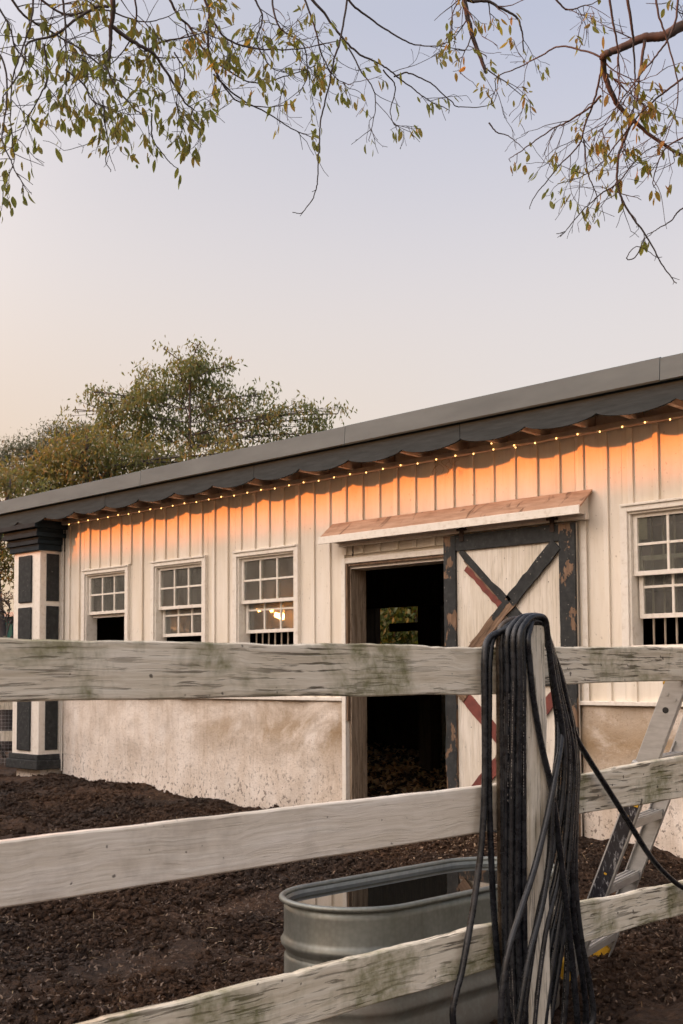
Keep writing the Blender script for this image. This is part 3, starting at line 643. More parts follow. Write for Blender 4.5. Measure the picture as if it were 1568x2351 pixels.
# corner pilaster
pil = empty('pilaster', barn); pil['label'] = 'square white corner pilaster with dark inset panels, black cornice and base'
PXa, PXb, PYf = -13.165, XL-.004, YW-.302
MB().box((PXa, PYf, .33), (PXb, YW+.1, 2.90)).build('shaft', M['trim'], pil, bevel=.006)
MB().box((PXa+.04, PYf+.04, -.1), (PXb-.02, YW+.05, .33)).build('plinth', M['stucco'], pil)
for z0, z1 in ((2.225, 2.795), (1.35, 2.165), (.44, 1.28)):
    MB().box((PXa+.14, PYf-.022, z0), (PXb-.175, PYf-.001, z1)).build('panel', M['char'], pil, bevel=.010)
    MB().box((PXb+.001, PYf+.085, z0+.01), (PXb+.010, PYf+.255, z1+.01)).build('panel', M['char'], pil, bevel=.003)
for i, (o, z0, z1) in enumerate(((.045, 2.84, 2.915), (.075, 2.916, 2.965), (.062, 2.966, 3.000), (.115, 3.001, 3.055), (.10, 3.056, 3.10), (.165, 3.101, 3.16), (.15, 3.161, 3.19))):
    MB().box((PXa-o, PYf-o*.9, z0), (PXb+o*.75, YW+.05, z1)).build('cornice_moulding', M['cornice'], pil, bevel=.006)
for o, z0, z1 in ((.03, .335, .40), (.055, .225, .334)):
    MB().box((PXa-o, PYf-o, z0), (PXb+o, YW+.03, z1)).build('base_moulding', M['char'], pil, bevel=.008)
for x in (XL+.012, XL+.05): MB().box((x, YW-.03, .2), (x+.022, YW-.0245, 3.14)).build('corner_trim', M['trim'], pil)

# string of lights along the light board
sl = tag(empty('string_lights'), 'string of small warm bulbs running along under the charcoal eave', 'string lights')
bx = [-12.66]+[-12.66+.2065*k for k in range(1, 28)]
while bx[-1] < -3.4: bx.append(bx[-1]+.2+jit.uniform(-.012, .012))
wp = []
for i, x in enumerate(bx):
    sag = .006*math.sin(i*2.1)
    wp += [(x, YW-.092, 3.154+sag), (x+.1, YW-.090, 3.160-.008*abs(math.sin(i*1.3)))]
MB().tube(smooth_path(wp, 3), .0028, 5).build('wire', M['cream'], sl, True)
bme = None
for i, x in enumerate(bx):
    sag = .006*math.sin(i*2.1)
    if bme is None:
        b = bmesh.new(); bmesh.ops.create_uvsphere(b, u_segments=8, v_segments=6, radius=.0066); bme = bpy.data.meshes.new('bulb'); b.to_mesh(bme); b.free(); bme.materials.append(M['bulb'])
    o = put('bulb', bme, sl); o.location = (x, YW-.094, 3.146+sag); o.scale = (1, 1, 1.15)
for dx, dz in ((-5.86, 3.195), (-5.62, 3.128)): o = put('bulb', bme, sl); o.location = (dx, YW-.11, dz)
# wisps of nest straw caught under the board
g = random.Random(5); mb = MB()
for k in range(9):
    x = -6.46+g.uniform(-.07, .20); p = np.array([x, YW-.06, 3.15]); pts = [p]
    for q in range(4): p = p+np.array([g.uniform(-.05, .05), g.uniform(-.015, .005), -g.uniform(.015, .05)]); pts.append(p)
    mb.tube(smooth_path(pts, 4), .0016, 4)
tag(mb.build('nest_straw', M['straw']), 'wisps of dry nest straw hanging below the string lights', 'straw', kind='stuff')
# ------------------------------------------------------------------ the paddock fence
fence = tag(empty('paddock_fence'), 'weathered white three-rail paddock fence crossing in front of the barn', 'fence')
XF = -2.415                                                # rails' camera face, nailed behind the posts
def rail(y0, y1, top, bot, mat, seed, rough=.004, warp=.006):
    """board from y0 to y1; top and bot are (height at y0, height at y1)"""
    n = 90; Y = np.linspace(y0, y1, n); g = np.random.default_rng(seed)
    T = np.interp(Y, [y0, y1], top)+(vnoise(Y*6, Y*0+seed, seed)-.5)*rough*2+(vnoise(Y*28, Y*0+seed, seed+1)-.5)*rough
    B = np.interp(Y, [y0, y1], bot)+(vnoise(Y*4, Y*0+seed+9, seed+2)-.5)*rough*1.6
    X = XF+(vnoise(Y*1.2, Y*0+seed+4, seed+3)-.5)*warp-warp*.5; th = .032; c = .004
    ring = [(0, 'B', c), (0, 'T', -c), (-c, 'T', 0), (-th+c, 'T', 0), (-th, 'T', -c), (-th, 'B', c), (-th+c, 'B', 0), (-c, 'B', 0)]
    m = MB()
    for i in range(n):
        for dx, s, dz in ring: m.v.append((X[i]+dx, Y[i], (T if s == 'T' else B)[i]+dz))
    k = len(ring)
    for i in range(n-1):
        for j in range(k): j2 = (j+1) % k; m.f.append((i*k+j2, i*k+j, (i+1)*k+j, (i+1)*k+j2))
    m.f += [tuple(range(k)), tuple((n-1)*k+j for j in range(k-1, -1, -1))]
    return m.build('rail', mat, fence)
rail(.45, 3.150, (1.418, 1.428), (1.284, 1.272), M['rail'], 41)['label'] = 'cracked mossy top rail left of the hose'
rail(.45, 3.155, (.971, .974), (.825, .826), M['rail_clean'], 42, .0015)['label'] = 'smoother whiter middle rail left of the hose'
rail(.45, 3.150, (.520, .528), (.368, .385), M['rail'], 43, .004)['label'] = 'mossy bottom rail crossing before the tank'
rail(3.160, 5.75, (1.432, 1.452), (1.300, 1.308), M['rail'], 44, .004)
rail(3.163, 5.75, (.958, 1.065), (.836, .842), M['rail'], 45, .004)
rail(3.160, 5.75, (.534, .474), (.385, .387), M['rail'], 46, .004)
def post(y, top, w=.115):
    n = 30; m = MB(); g = np.random.default_rng(int(y*100)); zs = np.linspace(-.3, top, n)
    for i, z in enumerate(zs):
        e = g.normal(0, .0012, 8); c = .006
        x0, x1, y0, y1 = -2.415, -2.30, y, y+w
        for (a, b) in ((x0+c, y0), (x1-c, y0), (x1, y0+c), (x1, y1-c), (x1-c, y1), (x0+c, y1), (x0, y1-c), (x0, y0+c)): m.v.append((a+g.normal(0, .001), b+g.normal(0, .001), z+(.012*(a-x0)/w if i == n-1 else 0)))
    for i in range(n-1):
        for j in range(8): k = (j+1) % 8; m.f.append((i*8+j, i*8+k, (i+1)*8+k, (i+1)*8+j))
    m.f.append(tuple((n-1)*8+j for j in range(8)))
    return m.build('post', M['post'], fence)
post(3.10, 1.484); post(.62, 1.46); post(5.52, 1.47)

# ------------------------------------------------------------------ the black hose hung over the post
hose = tag(empty('hose_coil'), 'long black rubber hose coiled and hung over the fence post', 'hose')
HR = .0106
def strand(left, right, xr, mat='hose', top=1.497, xtop=None, yl=3.086, bottom=True):
    """left and right: sight points; left lies along the post's near side, right along the plane xr"""
    L = [onY(px, py, yl) if not callable(yl) else yl(px, py) for px, py in left]
    Rr = [onX(px, py, xr+ (q[0] if q else 0)) for px, py, *q in right]
    x0 = L[-1][0] if xtop is None else xtop
    arc = [np.array([x0+(Rr[0][0]-x0)*.15, 3.100, top-.012+.004]), np.array([x0+(Rr[0][0]-x0)*.35, 3.150, top+.012]), np.array([x0+(Rr[0][0]-x0)*.6, 3.205, top+.004])]
    P = L+arc+Rr
    if bottom:
        a, b = P[0].copy(), P[-1].copy(); mid = (a+b)/2; mid[2] = .045; a2 = a+(mid-a)*.3; a2[2] = .075; b2 = b+(mid-b)*.3; b2[2] = .075
        P = [mid, a2]+P+[b2]
    return dashes(smooth_path(P, 9), MB().tube(smooth_path(P, 9), HR, 10).build('hose_loop', M[mat], hose, True))
HG = np.random.default_rng(9)
def dashes(P, o):
    """the small pale print that runs along a hose"""
    if HG.random() < .72: return o
    m = MB(); s = 0; nxt = HG.uniform(.1, .5)
    fine = smooth_path(P[::3], 14); off = HG.uniform(-.7, .7)
    for a, b in zip(fine[:-1], fine[1:]):
        L = np.linalg.norm(b-a); s += L
        if L < 1e-5 or (s*1.1 % 1.0) > .42 or HG.random() < .35: continue
        t = (b-a)/L; v = O-a; v = v-t*(v@t); v /= np.linalg.norm(v); w = np.cross(t, v); d = v*math.cos(off)+w*math.sin(off); e = np.cross(t, d)
        m.obox((a+b)/2+d*HR, t*L*.33, e*.0008, d*.0005)
    if m.v: tag(m.build('printed_marking', M['wire'], o), kind='stuff')
    return o
def lf(xs): return [(xs[3], 2345), (xs[2], 2100), (xs[1], 1800), (xs[0], 1560), (xs[0]-1, 1465)]
strand(lf((1201, 1201, 1203, 1206)), [(1257, 1462), (1268, 1560), (1287, 1720), (1283, 1850), (1262, 1980), (1225, 2130), (1190, 2345)], -2.312)
strand(lf((1189, 1190, 1191, 1196)), [(1259, 1470), (1277, 1600), (1301, 1720), (1297, 1870), (1275, 2010), (1240, 2150), (1214, 2345)], -2.316)
strand(lf((1177, 1178, 1180, 1185)), [(1261, 1478), (1283, 1600), (1311, 1740), (1306, 1900), (1290, 2040), (1262, 2170), (1236, 2345)], -2.322)
strand(lf((1165, 1167, 1169, 1175)), [(1263, 1486), (1289, 1600), (1319, 1730), (1318, 1860), (1308, 2020), (1288, 2180), (1262, 2345)], -2.330)
strand(lf((1153, 1155, 1158, 1166)), [(1265, 1494), (1295, 1600), (1324, 1740), (1323, 1850), (1318, 2000), (1305, 2160), (1294, 2345)], -2.345, 'hose2')
strand(lf((1146, 1147, 1150, 1157)), [(1262, 1474), (1283, 1590), (1296, 1720), (1291, 1860), (1280, 2000), (1250, 2160), (1222, 2345)], -2.352, 'hoseb', 1.505)
# a second layer in front
f2 = 3.063
strand(lf((1194, 1190, 1189, 1197)), [(1258, 1466), (1271, 1560), (1294, 1700), (1290, 1830), (1268, 1960), (1232, 2120), (1201, 2345)], -2.296, 'hose', 1.512, yl=f2)
strand(lf((1180, 1176, 1174, 1183)), [(1260, 1470), (1280, 1580), (1306, 1720), (1301, 1880), (1283, 2010), (1250, 2150), (1226, 2345)], -2.300, 'hose2', 1.514, yl=f2)
strand(lf((1166, 1163, 1162, 1172)), [(1262, 1476), (1286, 1590), (1315, 1730), (1312, 1870), (1300, 2010), (1276, 2160), (1250, 2345)], -2.306, 'hose', 1.514, yl=f2)
# loose loops swinging clear on either side
Lx = lambda px, py: onX(px, py, -2.392)
strand([(1040, 2345), (1062, 2220), (1087, 2080), (1106, 1930), (1113, 1780), (1112, 1600), (1112, 1510), (1122, 1466)], [(1268, 1500), (1300, 1600), (1322, 1750), (1320, 1900), (1322, 2040), (1335, 2160), (1354, 2260), (1360, 2345)], -2.338, 'hose2', 1.490, -2.385, yl=Lx)
strand([(1166, 2345), (1147, 2250), (1133, 2080), (1125, 1900), (1122, 1750), (1123, 1600), (1124, 1520), (1134, 1462)], [(1266, 1492), (1296, 1590), (1318, 1720), (1316, 1860), (1312, 2000), (1318, 2120), (1338, 2250), (1345, 2345)], -2.322, 'hose', 1.496, -2.37, yl=Lx)
def free(pts, mat='hose'): return MB().tube(smooth_path(pts, 10), HR, 10).build('hose_loop', M[mat], hose, True)
P = [onX(px, py, x) for px, py, x in ((1212, 1468, -2.286), (1216, 1520, -2.286), (1224, 1600, -2.286), (1243, 1710, -2.286), (1266, 1810, -2.284), (1283, 1930, -2.280), (1300, 2080, -2.276), (1316, 2230, -2.275), (1326, 2345, -2.275))]
free([np.array([-2.335, 3.20, 1.50]), np.array([-2.318, 3.165, 1.513]), np.array([-2.298, 3.135, 1.503])]+P+[P[-1]+np.array([0, .02, -.1]), P[-1]+np.array([-.02, .05, -.17])])
P = [onX(px, py, x) for px, py, x in ((1268, 1500, -2.335), (1286, 1600, -2.325), (1289, 1690, -2.300), (1275, 1780, -2.276), (1255, 1880, -2.272), (1228, 1990, -2.270), (1196, 2090, -2.268), (1168, 2180, -2.268), (1153, 2270, -2.270), (1150, 2345, -2.272))]
free(P+[P[-1]+np.array([0, .0, -.12])], 'hose2')
P = [onX(px, py, x) for px, py, x in ((1266, 1520, -2.34), (1278, 1620, -2.32), (1280, 1720, -2.30), (1268, 1830, -2.276), (1262, 1960, -2.272), (1244, 2080, -2.268), (1214, 2200, -2.266), (1190, 2345, -2.266))]
free(P+[P[-1]+np.array([0, -.01, -.12])])
P = [onX(px, py, x) for px, py, x in ((1310, 1640, -2.36), (1322, 1690, -2.368), (1350, 1740, -2.375), (1392, 1806, -2.385), (1440, 1882, -2.385), (1490, 1962, -2.380), (1530, 2008, -2.375), (1572, 2040, -2.37), (1650, 2078, -2.36), (1760, 2120, -2.35))]
free([onX(1290, 1560, -2.35)]+P)

# ------------------------------------------------------------------ galvanised stock tank
tank = tag(empty('stock_tank'), 'oval galvanised stock tank of water behind the bottom rail', 'tank')
TX, TY0, TY1, TR, TH = -3.035, 3.05, 3.86, .255, .552
def stadium(r, n=20):
    out = []
    for i in range(n+1): a = math.pi*i/n; out.append((TX+r*math.cos(a), TY1+r*math.sin(a)))
    for i in range(n+1): a = math.pi+math.pi*i/n; out.append((TX+r*math.cos(a), TY0+r*math.sin(a)))
    return out
prof = [(-.012, .0), (0, .012), (0, .06), (.004, .075), (0, .09), (0, .150), (-.006, .16), (.010, .185), (.012, .20), (.002, .215), (0, .24), (0, .335), (-.003, .345), (-.008, .352), (-.004, .365), (.010, .382), (.012, .395), (.003, .408), (0, .42), (0, .50), (0, .535),
        (-.006, .535), (-.006, .42), (-.002, .395), (-.006, .36), (-.006, .05), (-.012, .02)]
m = MB(); k = len(stadium(TR))
for dr, z in prof:
    for x, y in stadium(TR+dr): m.v.append((x, y, z))
for i in range(len(prof)-1):
    for j in range(k): j2 = (j+1) % k; m.f.append((i*k+j, i*k+j2, (i+1)*k+j2, (i+1)*k+j))
m.f.append(tuple(range(k-1, -1, -1))); m.f.append(tuple((len(prof)-1)*k+j for j in range(k)))
m.build('tank_body', M['galv'], tank, True)
rim = MB(); ring = stadium(TR+.006, 28); nr = 10
for x, y in ring:
    cyy = min(max(y, TY0), TY1); d = np.array([x-TX, y-cyy]); d /= np.linalg.norm(d)
    for a in range(nr): t = 2*math.pi*a/nr; rim.v.append((x+d[0]*.0115*math.cos(t), y+d[1]*.0115*math.cos(t), .541+.0105*math.sin(t)))
for i in range(len(ring)):
    i2 = (i+1) % len(ring)
    for j in range(nr): j2 = (j+1) % nr; rim.f.append((i*nr+j, i2*nr+j, i2*nr+j2, i*nr+j2))
rim.build('rim', M['galv'], tank, True)
wm = MB(); wm.v = [(x, y, .522) for x, y in stadium(TR-.0065)]; wm.f = [tuple(range(len(wm.v)))]
tag(wm.build('water', M['water'], tank), 'still dark water reflecting the barn door')
_s = onX(965, 2304, TX+TR)
MB().box((TX+TR+.0005, _s[1]-.030, .245), (TX+TR+.0025, _s[1]+.030, .325)).build('paper_sticker', M['paper'], tank)

# ------------------------------------------------------------------ folding ladder leaning on the fence
lad = tag(empty('ladder'), 'aluminium folding ladder with yellow feet leaning on the fence', 'ladder')
hr = np.array([-.249, .968, 0]); ln = np.array([.968, .249, 0]); tl = .40
axl = np.array([ln[0]*tl, ln[1]*tl, 1.0]); axl /= np.linalg.norm(axl); wid = ln-axl*(ln@axl); wid /= np.linalg.norm(wid)
FF = np.array([-3.085, 4.70, .02]); NF = FF-hr*.475
def along(base, z): return base+axl*((z-base[2])/axl[2])
for nm, base, s in (('near', NF, -1), ('far', FF, 1)):
    a, b = along(base, .05), along(base, 1.02); c = (a+b)/2
    st = MB().obox(c, wid*.036, hr*.004, (b-a)/2).obox(c+wid*.034+hr*(-s)*.012, wid*.003, hr*.014, (b-a)/2).obox(c-wid*.034+hr*(-s)*.012, wid*.003, hr*.014, (b-a)/2).build('stile', M['alum'], lad, bevel=.002)
    a, b = along(base, .945), along(base, 1.335); c = (a+b)/2+hr*s*.012
    MB().obox(c, wid*.044, hr*.019, (b-a)/2).build('outer_stile', M['alum'], lad, bevel=.004)
    c = along(base, .935)+hr*s*.012; MB().obox(c, wid*.055, hr*.026, axl*.028).build('sleeve_end', M['alum'], lad, bevel=.008)
    for u, v in ((.016, 1.295), (-.018, 1.245), (.018, 1.235)):
        c = along(base, v)+wid*u+hr*s*.032*(1 if s > 0 else 1); MB().tube([c-hr*s*.004, c+hr*s*.003], .0085, 10).build('rivet', M['alum'], st)
    c = along(base, 1.185)+hr*s*.012; MB().tube([c+hr*s*.018, c+hr*s*.0205], .013, 12).build('lock_hole', M['blackp'], st)
    # hinge at the head
    c = along(base, 1.36); MB().tube([c-hr*.026, c+hr*.026], .052, 20).build('hinge', M['alum'], lad, True)
    MB().obox(along(base, 1.315)-wid*.040, wid*.012, hr*.030, axl*.045).build('hinge_lock', M['yellow'], lad, bevel=.005)
    MB().obox(along(base, 1.315)+wid*.045, wid*.022, hr*.030, axl*.030).build('hinge_lock', M['blackp'], lad, bevel=.005)
    MB().obox(along(base, 1.30)+wid*.085, wid*.026, hr*.032, axl*.024).build('hinge_knob', M['yellow'], lad, bevel=.010)
    f = base+np.array([0, 0, .045])
    MB().prism([tuple(f-wid*.050-axl*.055+hr*-.022), tuple(f-wid*.060+axl*.01+hr*-.022), tuple(f-wid*.034+axl*.06+hr*-.022), tuple(f+wid*.044+axl*.03+hr*-.022), tuple(f+wid*.040-axl*.045+hr*-.022), tuple(f+wid*.0-axl*.062+hr*-.022)], hr*.044).build('foot', M['yellow'], lad, bevel=.006)
for z in (.155, .435, .715, .975, 1.245):
    a, b = along(NF, z), along(FF, z); d = (b-a)/2*.985; c = (a+b)/2
    r = MB().obox(c, ln*.030, d, np.array([0, 0, .006])).obox(c-ln*.020+np.array([0, 0, -.015]), ln*.008, d, np.array([0, 0, .012])).obox(c+ln*.022+np.array([0, 0, -.015]), ln*.008, d, np.array([0, 0, .012]))
    for o in (-.022, 0, .022): r.obox(c+ln*o+np.array([0, 0, .008]), ln*.005, d, np.array([0, 0, .004]))
    r.build('rung', M['alum'], lad, bevel=.002)
a, b = along(NF, .36), along(NF, .84); c = (a+b)/2-hr*.0055
MB().obox(c, wid*.030, hr*.001, (b-a)/2).build('black_label', M['sticker'], lad)
for z, e in ((.80, .010), (.50, .004), (.745, .004)):
    c = along(NF, z)-hr*.0070; MB().obox(c, wid*(.028 if e > .005 else .006), hr*.0005, axl*e).build('yellow_print', M['yellow'], lad)

# ------------------------------------------------------------------ beyond the barn's end: shed, wire fence, shrub
D0 = 21.0
p0, p1 = onD(-160, 1470, D0), onD(33, 1470, D0)
shed = tag(empty('garden_shed'), 'teal painted shed showing beyond the corner pilaster', 'shed')
d = p1-p0; d[2] = 0; d /= np.linalg.norm(d); nrm = np.array([d[1], -d[0], 0]); nrm = nrm if nrm@(-_fw) > 0 else -nrm
c = (p0+p1)/2-nrm*1.2
zt = onD(10, 1416, D0)[2]
MB().obox((c[0], c[1], zt/2), d*np.linalg.norm(p1-p0)/2, nrm*1.1, (0, 0, zt/2)).build('shed_wall', M['teal'], shed)
MB().obox((c[0], c[1], zt+.04), d*(np.linalg.norm(p1-p0)/2+.15), nrm*1.3, (0, 0, .04)).build('shed_roof', M['trim'], shed)
for k in range(9): q = p0+d*(np.linalg.norm(p1-p0)*(k+.5)/9); MB().obox((q[0]-nrm[0]*.1+nrm[0]*.02, q[1]-nrm[1]*.1+nrm[1]*.02, zt/2), d*.02, nrm*.012, (0, 0, zt/2-.02)).build('batten', M['teal'], shed)
D1 = 16.5
a, b = onD(-120, 1700, D1), onD(34, 1700, D1)
wf = tag(empty('wire_fence'), 'wire mesh fence with wooden boards beyond the corner pilaster', 'fence')
d = b-a; d[2] = 0; Lf = np.linalg.norm(d); d /= Lf; nf = np.array([-d[1], d[0], 0])
ztop = onD(10, 1618, D1)[2]
mb = MB()
for k in range(int(Lf/.05)): q = a+d*k*.05; mb.tube([(q[0], q[1], 0), (q[0], q[1], ztop)], .0022, 4)
for k in range(int(ztop/.05)): z = .03+k*.05; mb.tube([(a[0], a[1], z), (b[0], b[1], z)], .0022, 4)
tag(mb.build('wire_mesh', M['wire'], wf), kind='stuff')
for z in (onD(10, 1690, D1)[2], onD(10, 1618, D1)[2]): MB().obox(((a[0]+b[0])/2, (a[1]+b[1])/2, z), d*Lf/2, nf*.02, (0, 0, .07)).build('board', M['post'], wf)
for k in (0, .5): q = a+d*Lf*k; MB().obox((q[0]+nf[0]*.06, q[1]+nf[1]*.06, .65), d*.05, nf*.05, (0, 0, .65)).build('post', M['post'], wf)

# ------------------------------------------------------------------ the house across the yard: it shades the lower wall and shows in the panes
hs = tag(empty('farmhouse'), 'tan clapboard house across the yard, seen only reflected in the windows', 'house')
HX0, HX1, HY, HZ = -31, -7.5, -2.0, 5.32
hw = MB().box((HX0, HY-6, -.2), (HX1, HY, HZ)).build('house_wall', M['house'], hs)
for k in range(25): MB().prism([(HX0, HY+.002, .1+k*.2), (HX0, HY+.024, .1+k*.2), (HX0, HY+.002, .29+k*.2)], (HX1-HX0, 0, 0)).build('clapboard', M['house'], hw)
MB().prism([(HX0-.2, HY+.05, HZ-.02), (HX0-.2, HY-3, HZ+.45), (HX0-.2, HY-6.3, HZ-.02), (HX0-.2, HY-6.3, HZ-.1), (HX0-.2, HY+.05, HZ-.1)], (HX1-HX0+.4, 0, 0)).build('house_roof', M['roof_edge'], hs)
for x in (-27, -23.5, -15.2):
    w = casing(x-.55, x+.55, 1.1, 2.5, .08, HY+.026, HY+.06).build('window', M['trim'], hs); MB().box((x-.47, HY+.027, 1.18), (x+.47, HY+.04, 2.42)).build('pane', M['blackp'], w)
_w2 = onY(384, 1440, 17.2)
lp = tag(empty('porch_lamps'), 'warm porch lamps on the tan house, glowing in the window reflections', 'lamp')
for x, z, r in ((-19.05, 2.62, .075), (-19.35, 2.74, .04), (-19.75, 2.80, .04), (_w2[0], _w2[2], .045)):
    b = bmesh.new(); bmesh.ops.create_uvsphere(b, u_segments=12, v_segments=8, radius=r); me = bpy.data.meshes.new('lamp_globe'); b.to_mesh(me); b.free(); me.materials.append(M['lampg'])
    o = put('lamp_globe', me, lp); o.location = (x, HY+.45, z)
    MB().tube([(x, HY+.02, z+.1), (x, HY+.45, z+r)], .012, 6).build('lamp_arm', M['iron'], lp)
# ------------------------------------------------------------------ trees
def leaf_mesh(name, L, W, mat, curl):
    n = 5; m = MB()
    for i in range(n+1):
        t = i/n; w = W/2*math.sin(math.pi*min(1, t*.93+.03))**.8*(1-.25*t); z = -L*t; y = curl*L*t*t
        m.v += [(-w, y+w*.35, z), (0, y, z), (w, y+w*.35, z)]
    for i in range(n): a = i*3; m.f += [(a, a+1, a+4, a+3), (a+1, a+2, a+5, a+4)]
    return m.mesh(name, mat, True)
def blades(name, P, D, L, W, mat, seed=1, bend=.2):
    """many small two-faced leaves as one mesh; P base points, D directions"""
    g = np.random.default_rng(seed); n = len(P); D = D/(np.linalg.norm(D, axis=1)[:, None]+1e-9)
    s = np.cross(D, g.normal(0, 1, (n, 3))); s /= np.linalg.norm(s, axis=1)[:, None]+1e-9; nn = np.cross(s, D)
    L = np.broadcast_to(L, n)[:, None]; W = np.broadcast_to(W, n)[:, None]
    mid = P+D*L*.45+nn*L*bend*g.uniform(-.5, .5, (n, 1)); tip = P+D*L
    V = np.stack([P, mid-s*W/2, mid+s*W/2, tip], 1).reshape(-1, 3)
    q = np.array([(0, 1, 3), (0, 3, 2)]); Fc = (np.array([(0, 1, 3, 2)])[None]+4*np.arange(n)[:, None, None]).reshape(-1, 4)
    return npmesh(name, V, Fc, mat)

# --- trees behind the barn
def far_tree(name, label, cat, trunk_px, base_D, blobs, leafmat, L, W, per, seed, droop=.8, fill=.5, group=None, trunk_r=.13, limbs=True, clump=.30, kmul=1.0):
    """blobs: (px, py, radius in px, weight, depth offset); twig ends are scattered through them"""
    g = np.random.default_rng(seed); root = tag(empty(name), label, cat, group)
    b0 = onD(trunk_px[0], trunk_px[1], base_D); b0[2] = 0; top = onD(trunk_px[2], trunk_px[3], base_D)
    tr = MB(); path = smooth_path([b0, b0+(top-b0)*.35+g.normal(0, .12, 3)*[1, 1, 0], b0+(top-b0)*.7+g.normal(0, .15, 3)*[1, 1, 0], top], 8)
    tr.tube(path, np.linspace(trunk_r, trunk_r*.18, len(path)), 8)
    PP = []; DD = []
    for px, py, rp, wgt, dd in blobs:
        c = onD(px, py, base_D+dd); r = rp*base_D/F_PX
        n = int(wgt*per*(r*r)); 
        q = g.normal(0, 1, (n, 3)); q /= np.linalg.norm(q, axis=1)[:, None]; q *= (g.random((n, 1))**fill)*r*np.array([1, 1, .85]); cl = c+q
        if limbs:
            j = int(np.argmin(np.linalg.norm(path-(c-np.array([0, 0, r*.9])), axis=1)+np.maximum(0, path[:, 2]-c[2]+.2)*3)); st = path[j]
            mid = (st+c)/2+np.array([0, 0, .15*r])+g.normal(0, .1*r, 3)
            lp2 = smooth_path([st, mid, c], 6); rr = max(.012, trunk_r*.26*(1-j/len(path)*.6)); tr.tube(lp2, np.linspace(rr, .012, len(lp2)), 6, False)
            for e in cl[:max(6, n//9)]:
                s0 = lp2[g.integers(5, len(lp2))]; m2 = (s0+e)/2+g.normal(0, .08*r, 3); sp = smooth_path([s0, m2, e], 4); tr.tube(sp, np.linspace(.012, .004, len(sp)), 4, False)
        k = (g.integers(9, 20, n)*kmul).astype(int); base = np.repeat(cl, k, 0); m = len(base)
        off = g.normal(0, 1, (m, 3))*clump*np.array([.55, .55, .42]); base = base+off
        d = g.normal(0, .55, (m, 3)); d[:, 2] -= droop; PP.append(base); DD.append(d)
    tr.build('trunk', M['bark'], root, True)
    P = np.concatenate(PP); D = np.concatenate(DD); n = len(P)
    tag(put('crown', blades('crown', P, D, L*g.uniform(.6, 1.3, n), W*g.uniform(.7, 1.3, n), leafmat, seed), root), kind='stuff')
    return root
far_tree('orchard_tree', 'tall airy olive-green tree rising above the barn roof', 'tree', (400, 1500, 436, 850), 26.0,
    [(450, 830, 55, 1.0, 0), (480, 870, 62, 1.1, .4), (400, 860, 48, .9, -.3), (340, 890, 62, 1.2, .2), (290, 940, 70, 1.3, 0), (420, 930, 80, 1.0, .5), (510, 930, 60, .9, 0),
     (215, 900, 28, .8, 0), (170, 940, 26, .7, 0), (240, 925, 36, .8, .2), (560, 960, 60, .8, .3), (600, 910, 45, .7, 0), (640, 960, 50, .8, -.2), (690, 950, 45, .7, 0), (740, 960, 36, .8, 0), (775, 950, 26, .9, 0),
     (330, 990, 85, 1.0, .4), (460, 1000, 80, .65, .3), (250, 1000, 60, 1.0, 0), (620, 1000, 60, .7, .3), (720, 995, 50, .8, .2), (540, 1020, 70, .7, 0), (380, 1050, 90, .9, 0), (460, 785, 16, 1.0, 0), (530, 840, 26, .9, 0), (375, 800, 14, .8, 0)],
    M['leaf_far'], .125, .040, 88, 51, 1.0, .42, trunk_r=.09, clump=.22, kmul=1.7)
far_tree('autumn_tree', 'bushy browning tree low behind the roof edge', 'tree', (180, 1500, 200, 1000), 22.0,
    [(180, 1040, 75, 1.4, 0), (240, 1070, 70, 1.4, .4), (120, 1080, 70, 1.3, .2), (300, 1060, 60, 1.2, .3), (60, 1100, 60, 1.1, 0), (360, 1060, 50, 1.0, .5), (10, 1110, 50, 1.0, 0), (160, 1110, 70, 1.2, 0), (430, 1060, 50, .7, .4), (520, 1040, 45, .7, .4)],
    M['leaf_autumn'], .12, .040, 170, 52, .7, .45)
far_tree('shrubby_tree', 'shrubby green-brown tree at the far end of the roof, beside the pilaster', 'tree', (20, 1500, 25, 1100), 20.0,
    [(20, 1130, 50, 1.2, 0), (90, 1130, 45, 1.1, .2), (-30, 1110, 60, 1.2, 0), (15, 1260, 40, 1.4, 0), (10, 1300, 45, 1.5, 0), (-30, 1240, 60, 1.4, 0), (40, 1200, 40, 1.2, .5)],
    M['leaf_autumn'], .11, .038, 150, 53, .6, .5)
far_tree('pine_tree', 'dark green pine standing behind the browning tree', 'tree', (120, 1500, 128, 980), 34.0,
    [(130, 990, 26, 1.6, 0), (110, 1010, 34, 1.6, 0), (165, 1005, 36, 1.6, .3), (60, 1030, 40, 1.5, 0), (200, 1000, 40, 1.5, .2), (25, 1030, 22, 1.4, 0), (90, 1050, 50, 1.4, .4), (0, 1050, 36, 1.3, 0), (180, 1050, 60, 1.3, .3), (240, 985, 28, 1.3, 0), (20, 1070, 50, 1.2, .2)],
    M['needle'], .13, .026, 150, 54, -.35, .5)
far_tree('vine_shrub', 'twiggy purple-brown shrub beside the teal shed', 'shrub', (18, 1600, 18, 1420), 18.0,
    [(15, 1380, 34, 1.6, 0), (26, 1420, 26, 1.6, 0), (-10, 1400, 40, 1.4, 0), (28, 1460, 18, 1.2, 0)], M['vine'], .07, .022, 110, 55, .1, .6, trunk_r=.03, clump=.16)
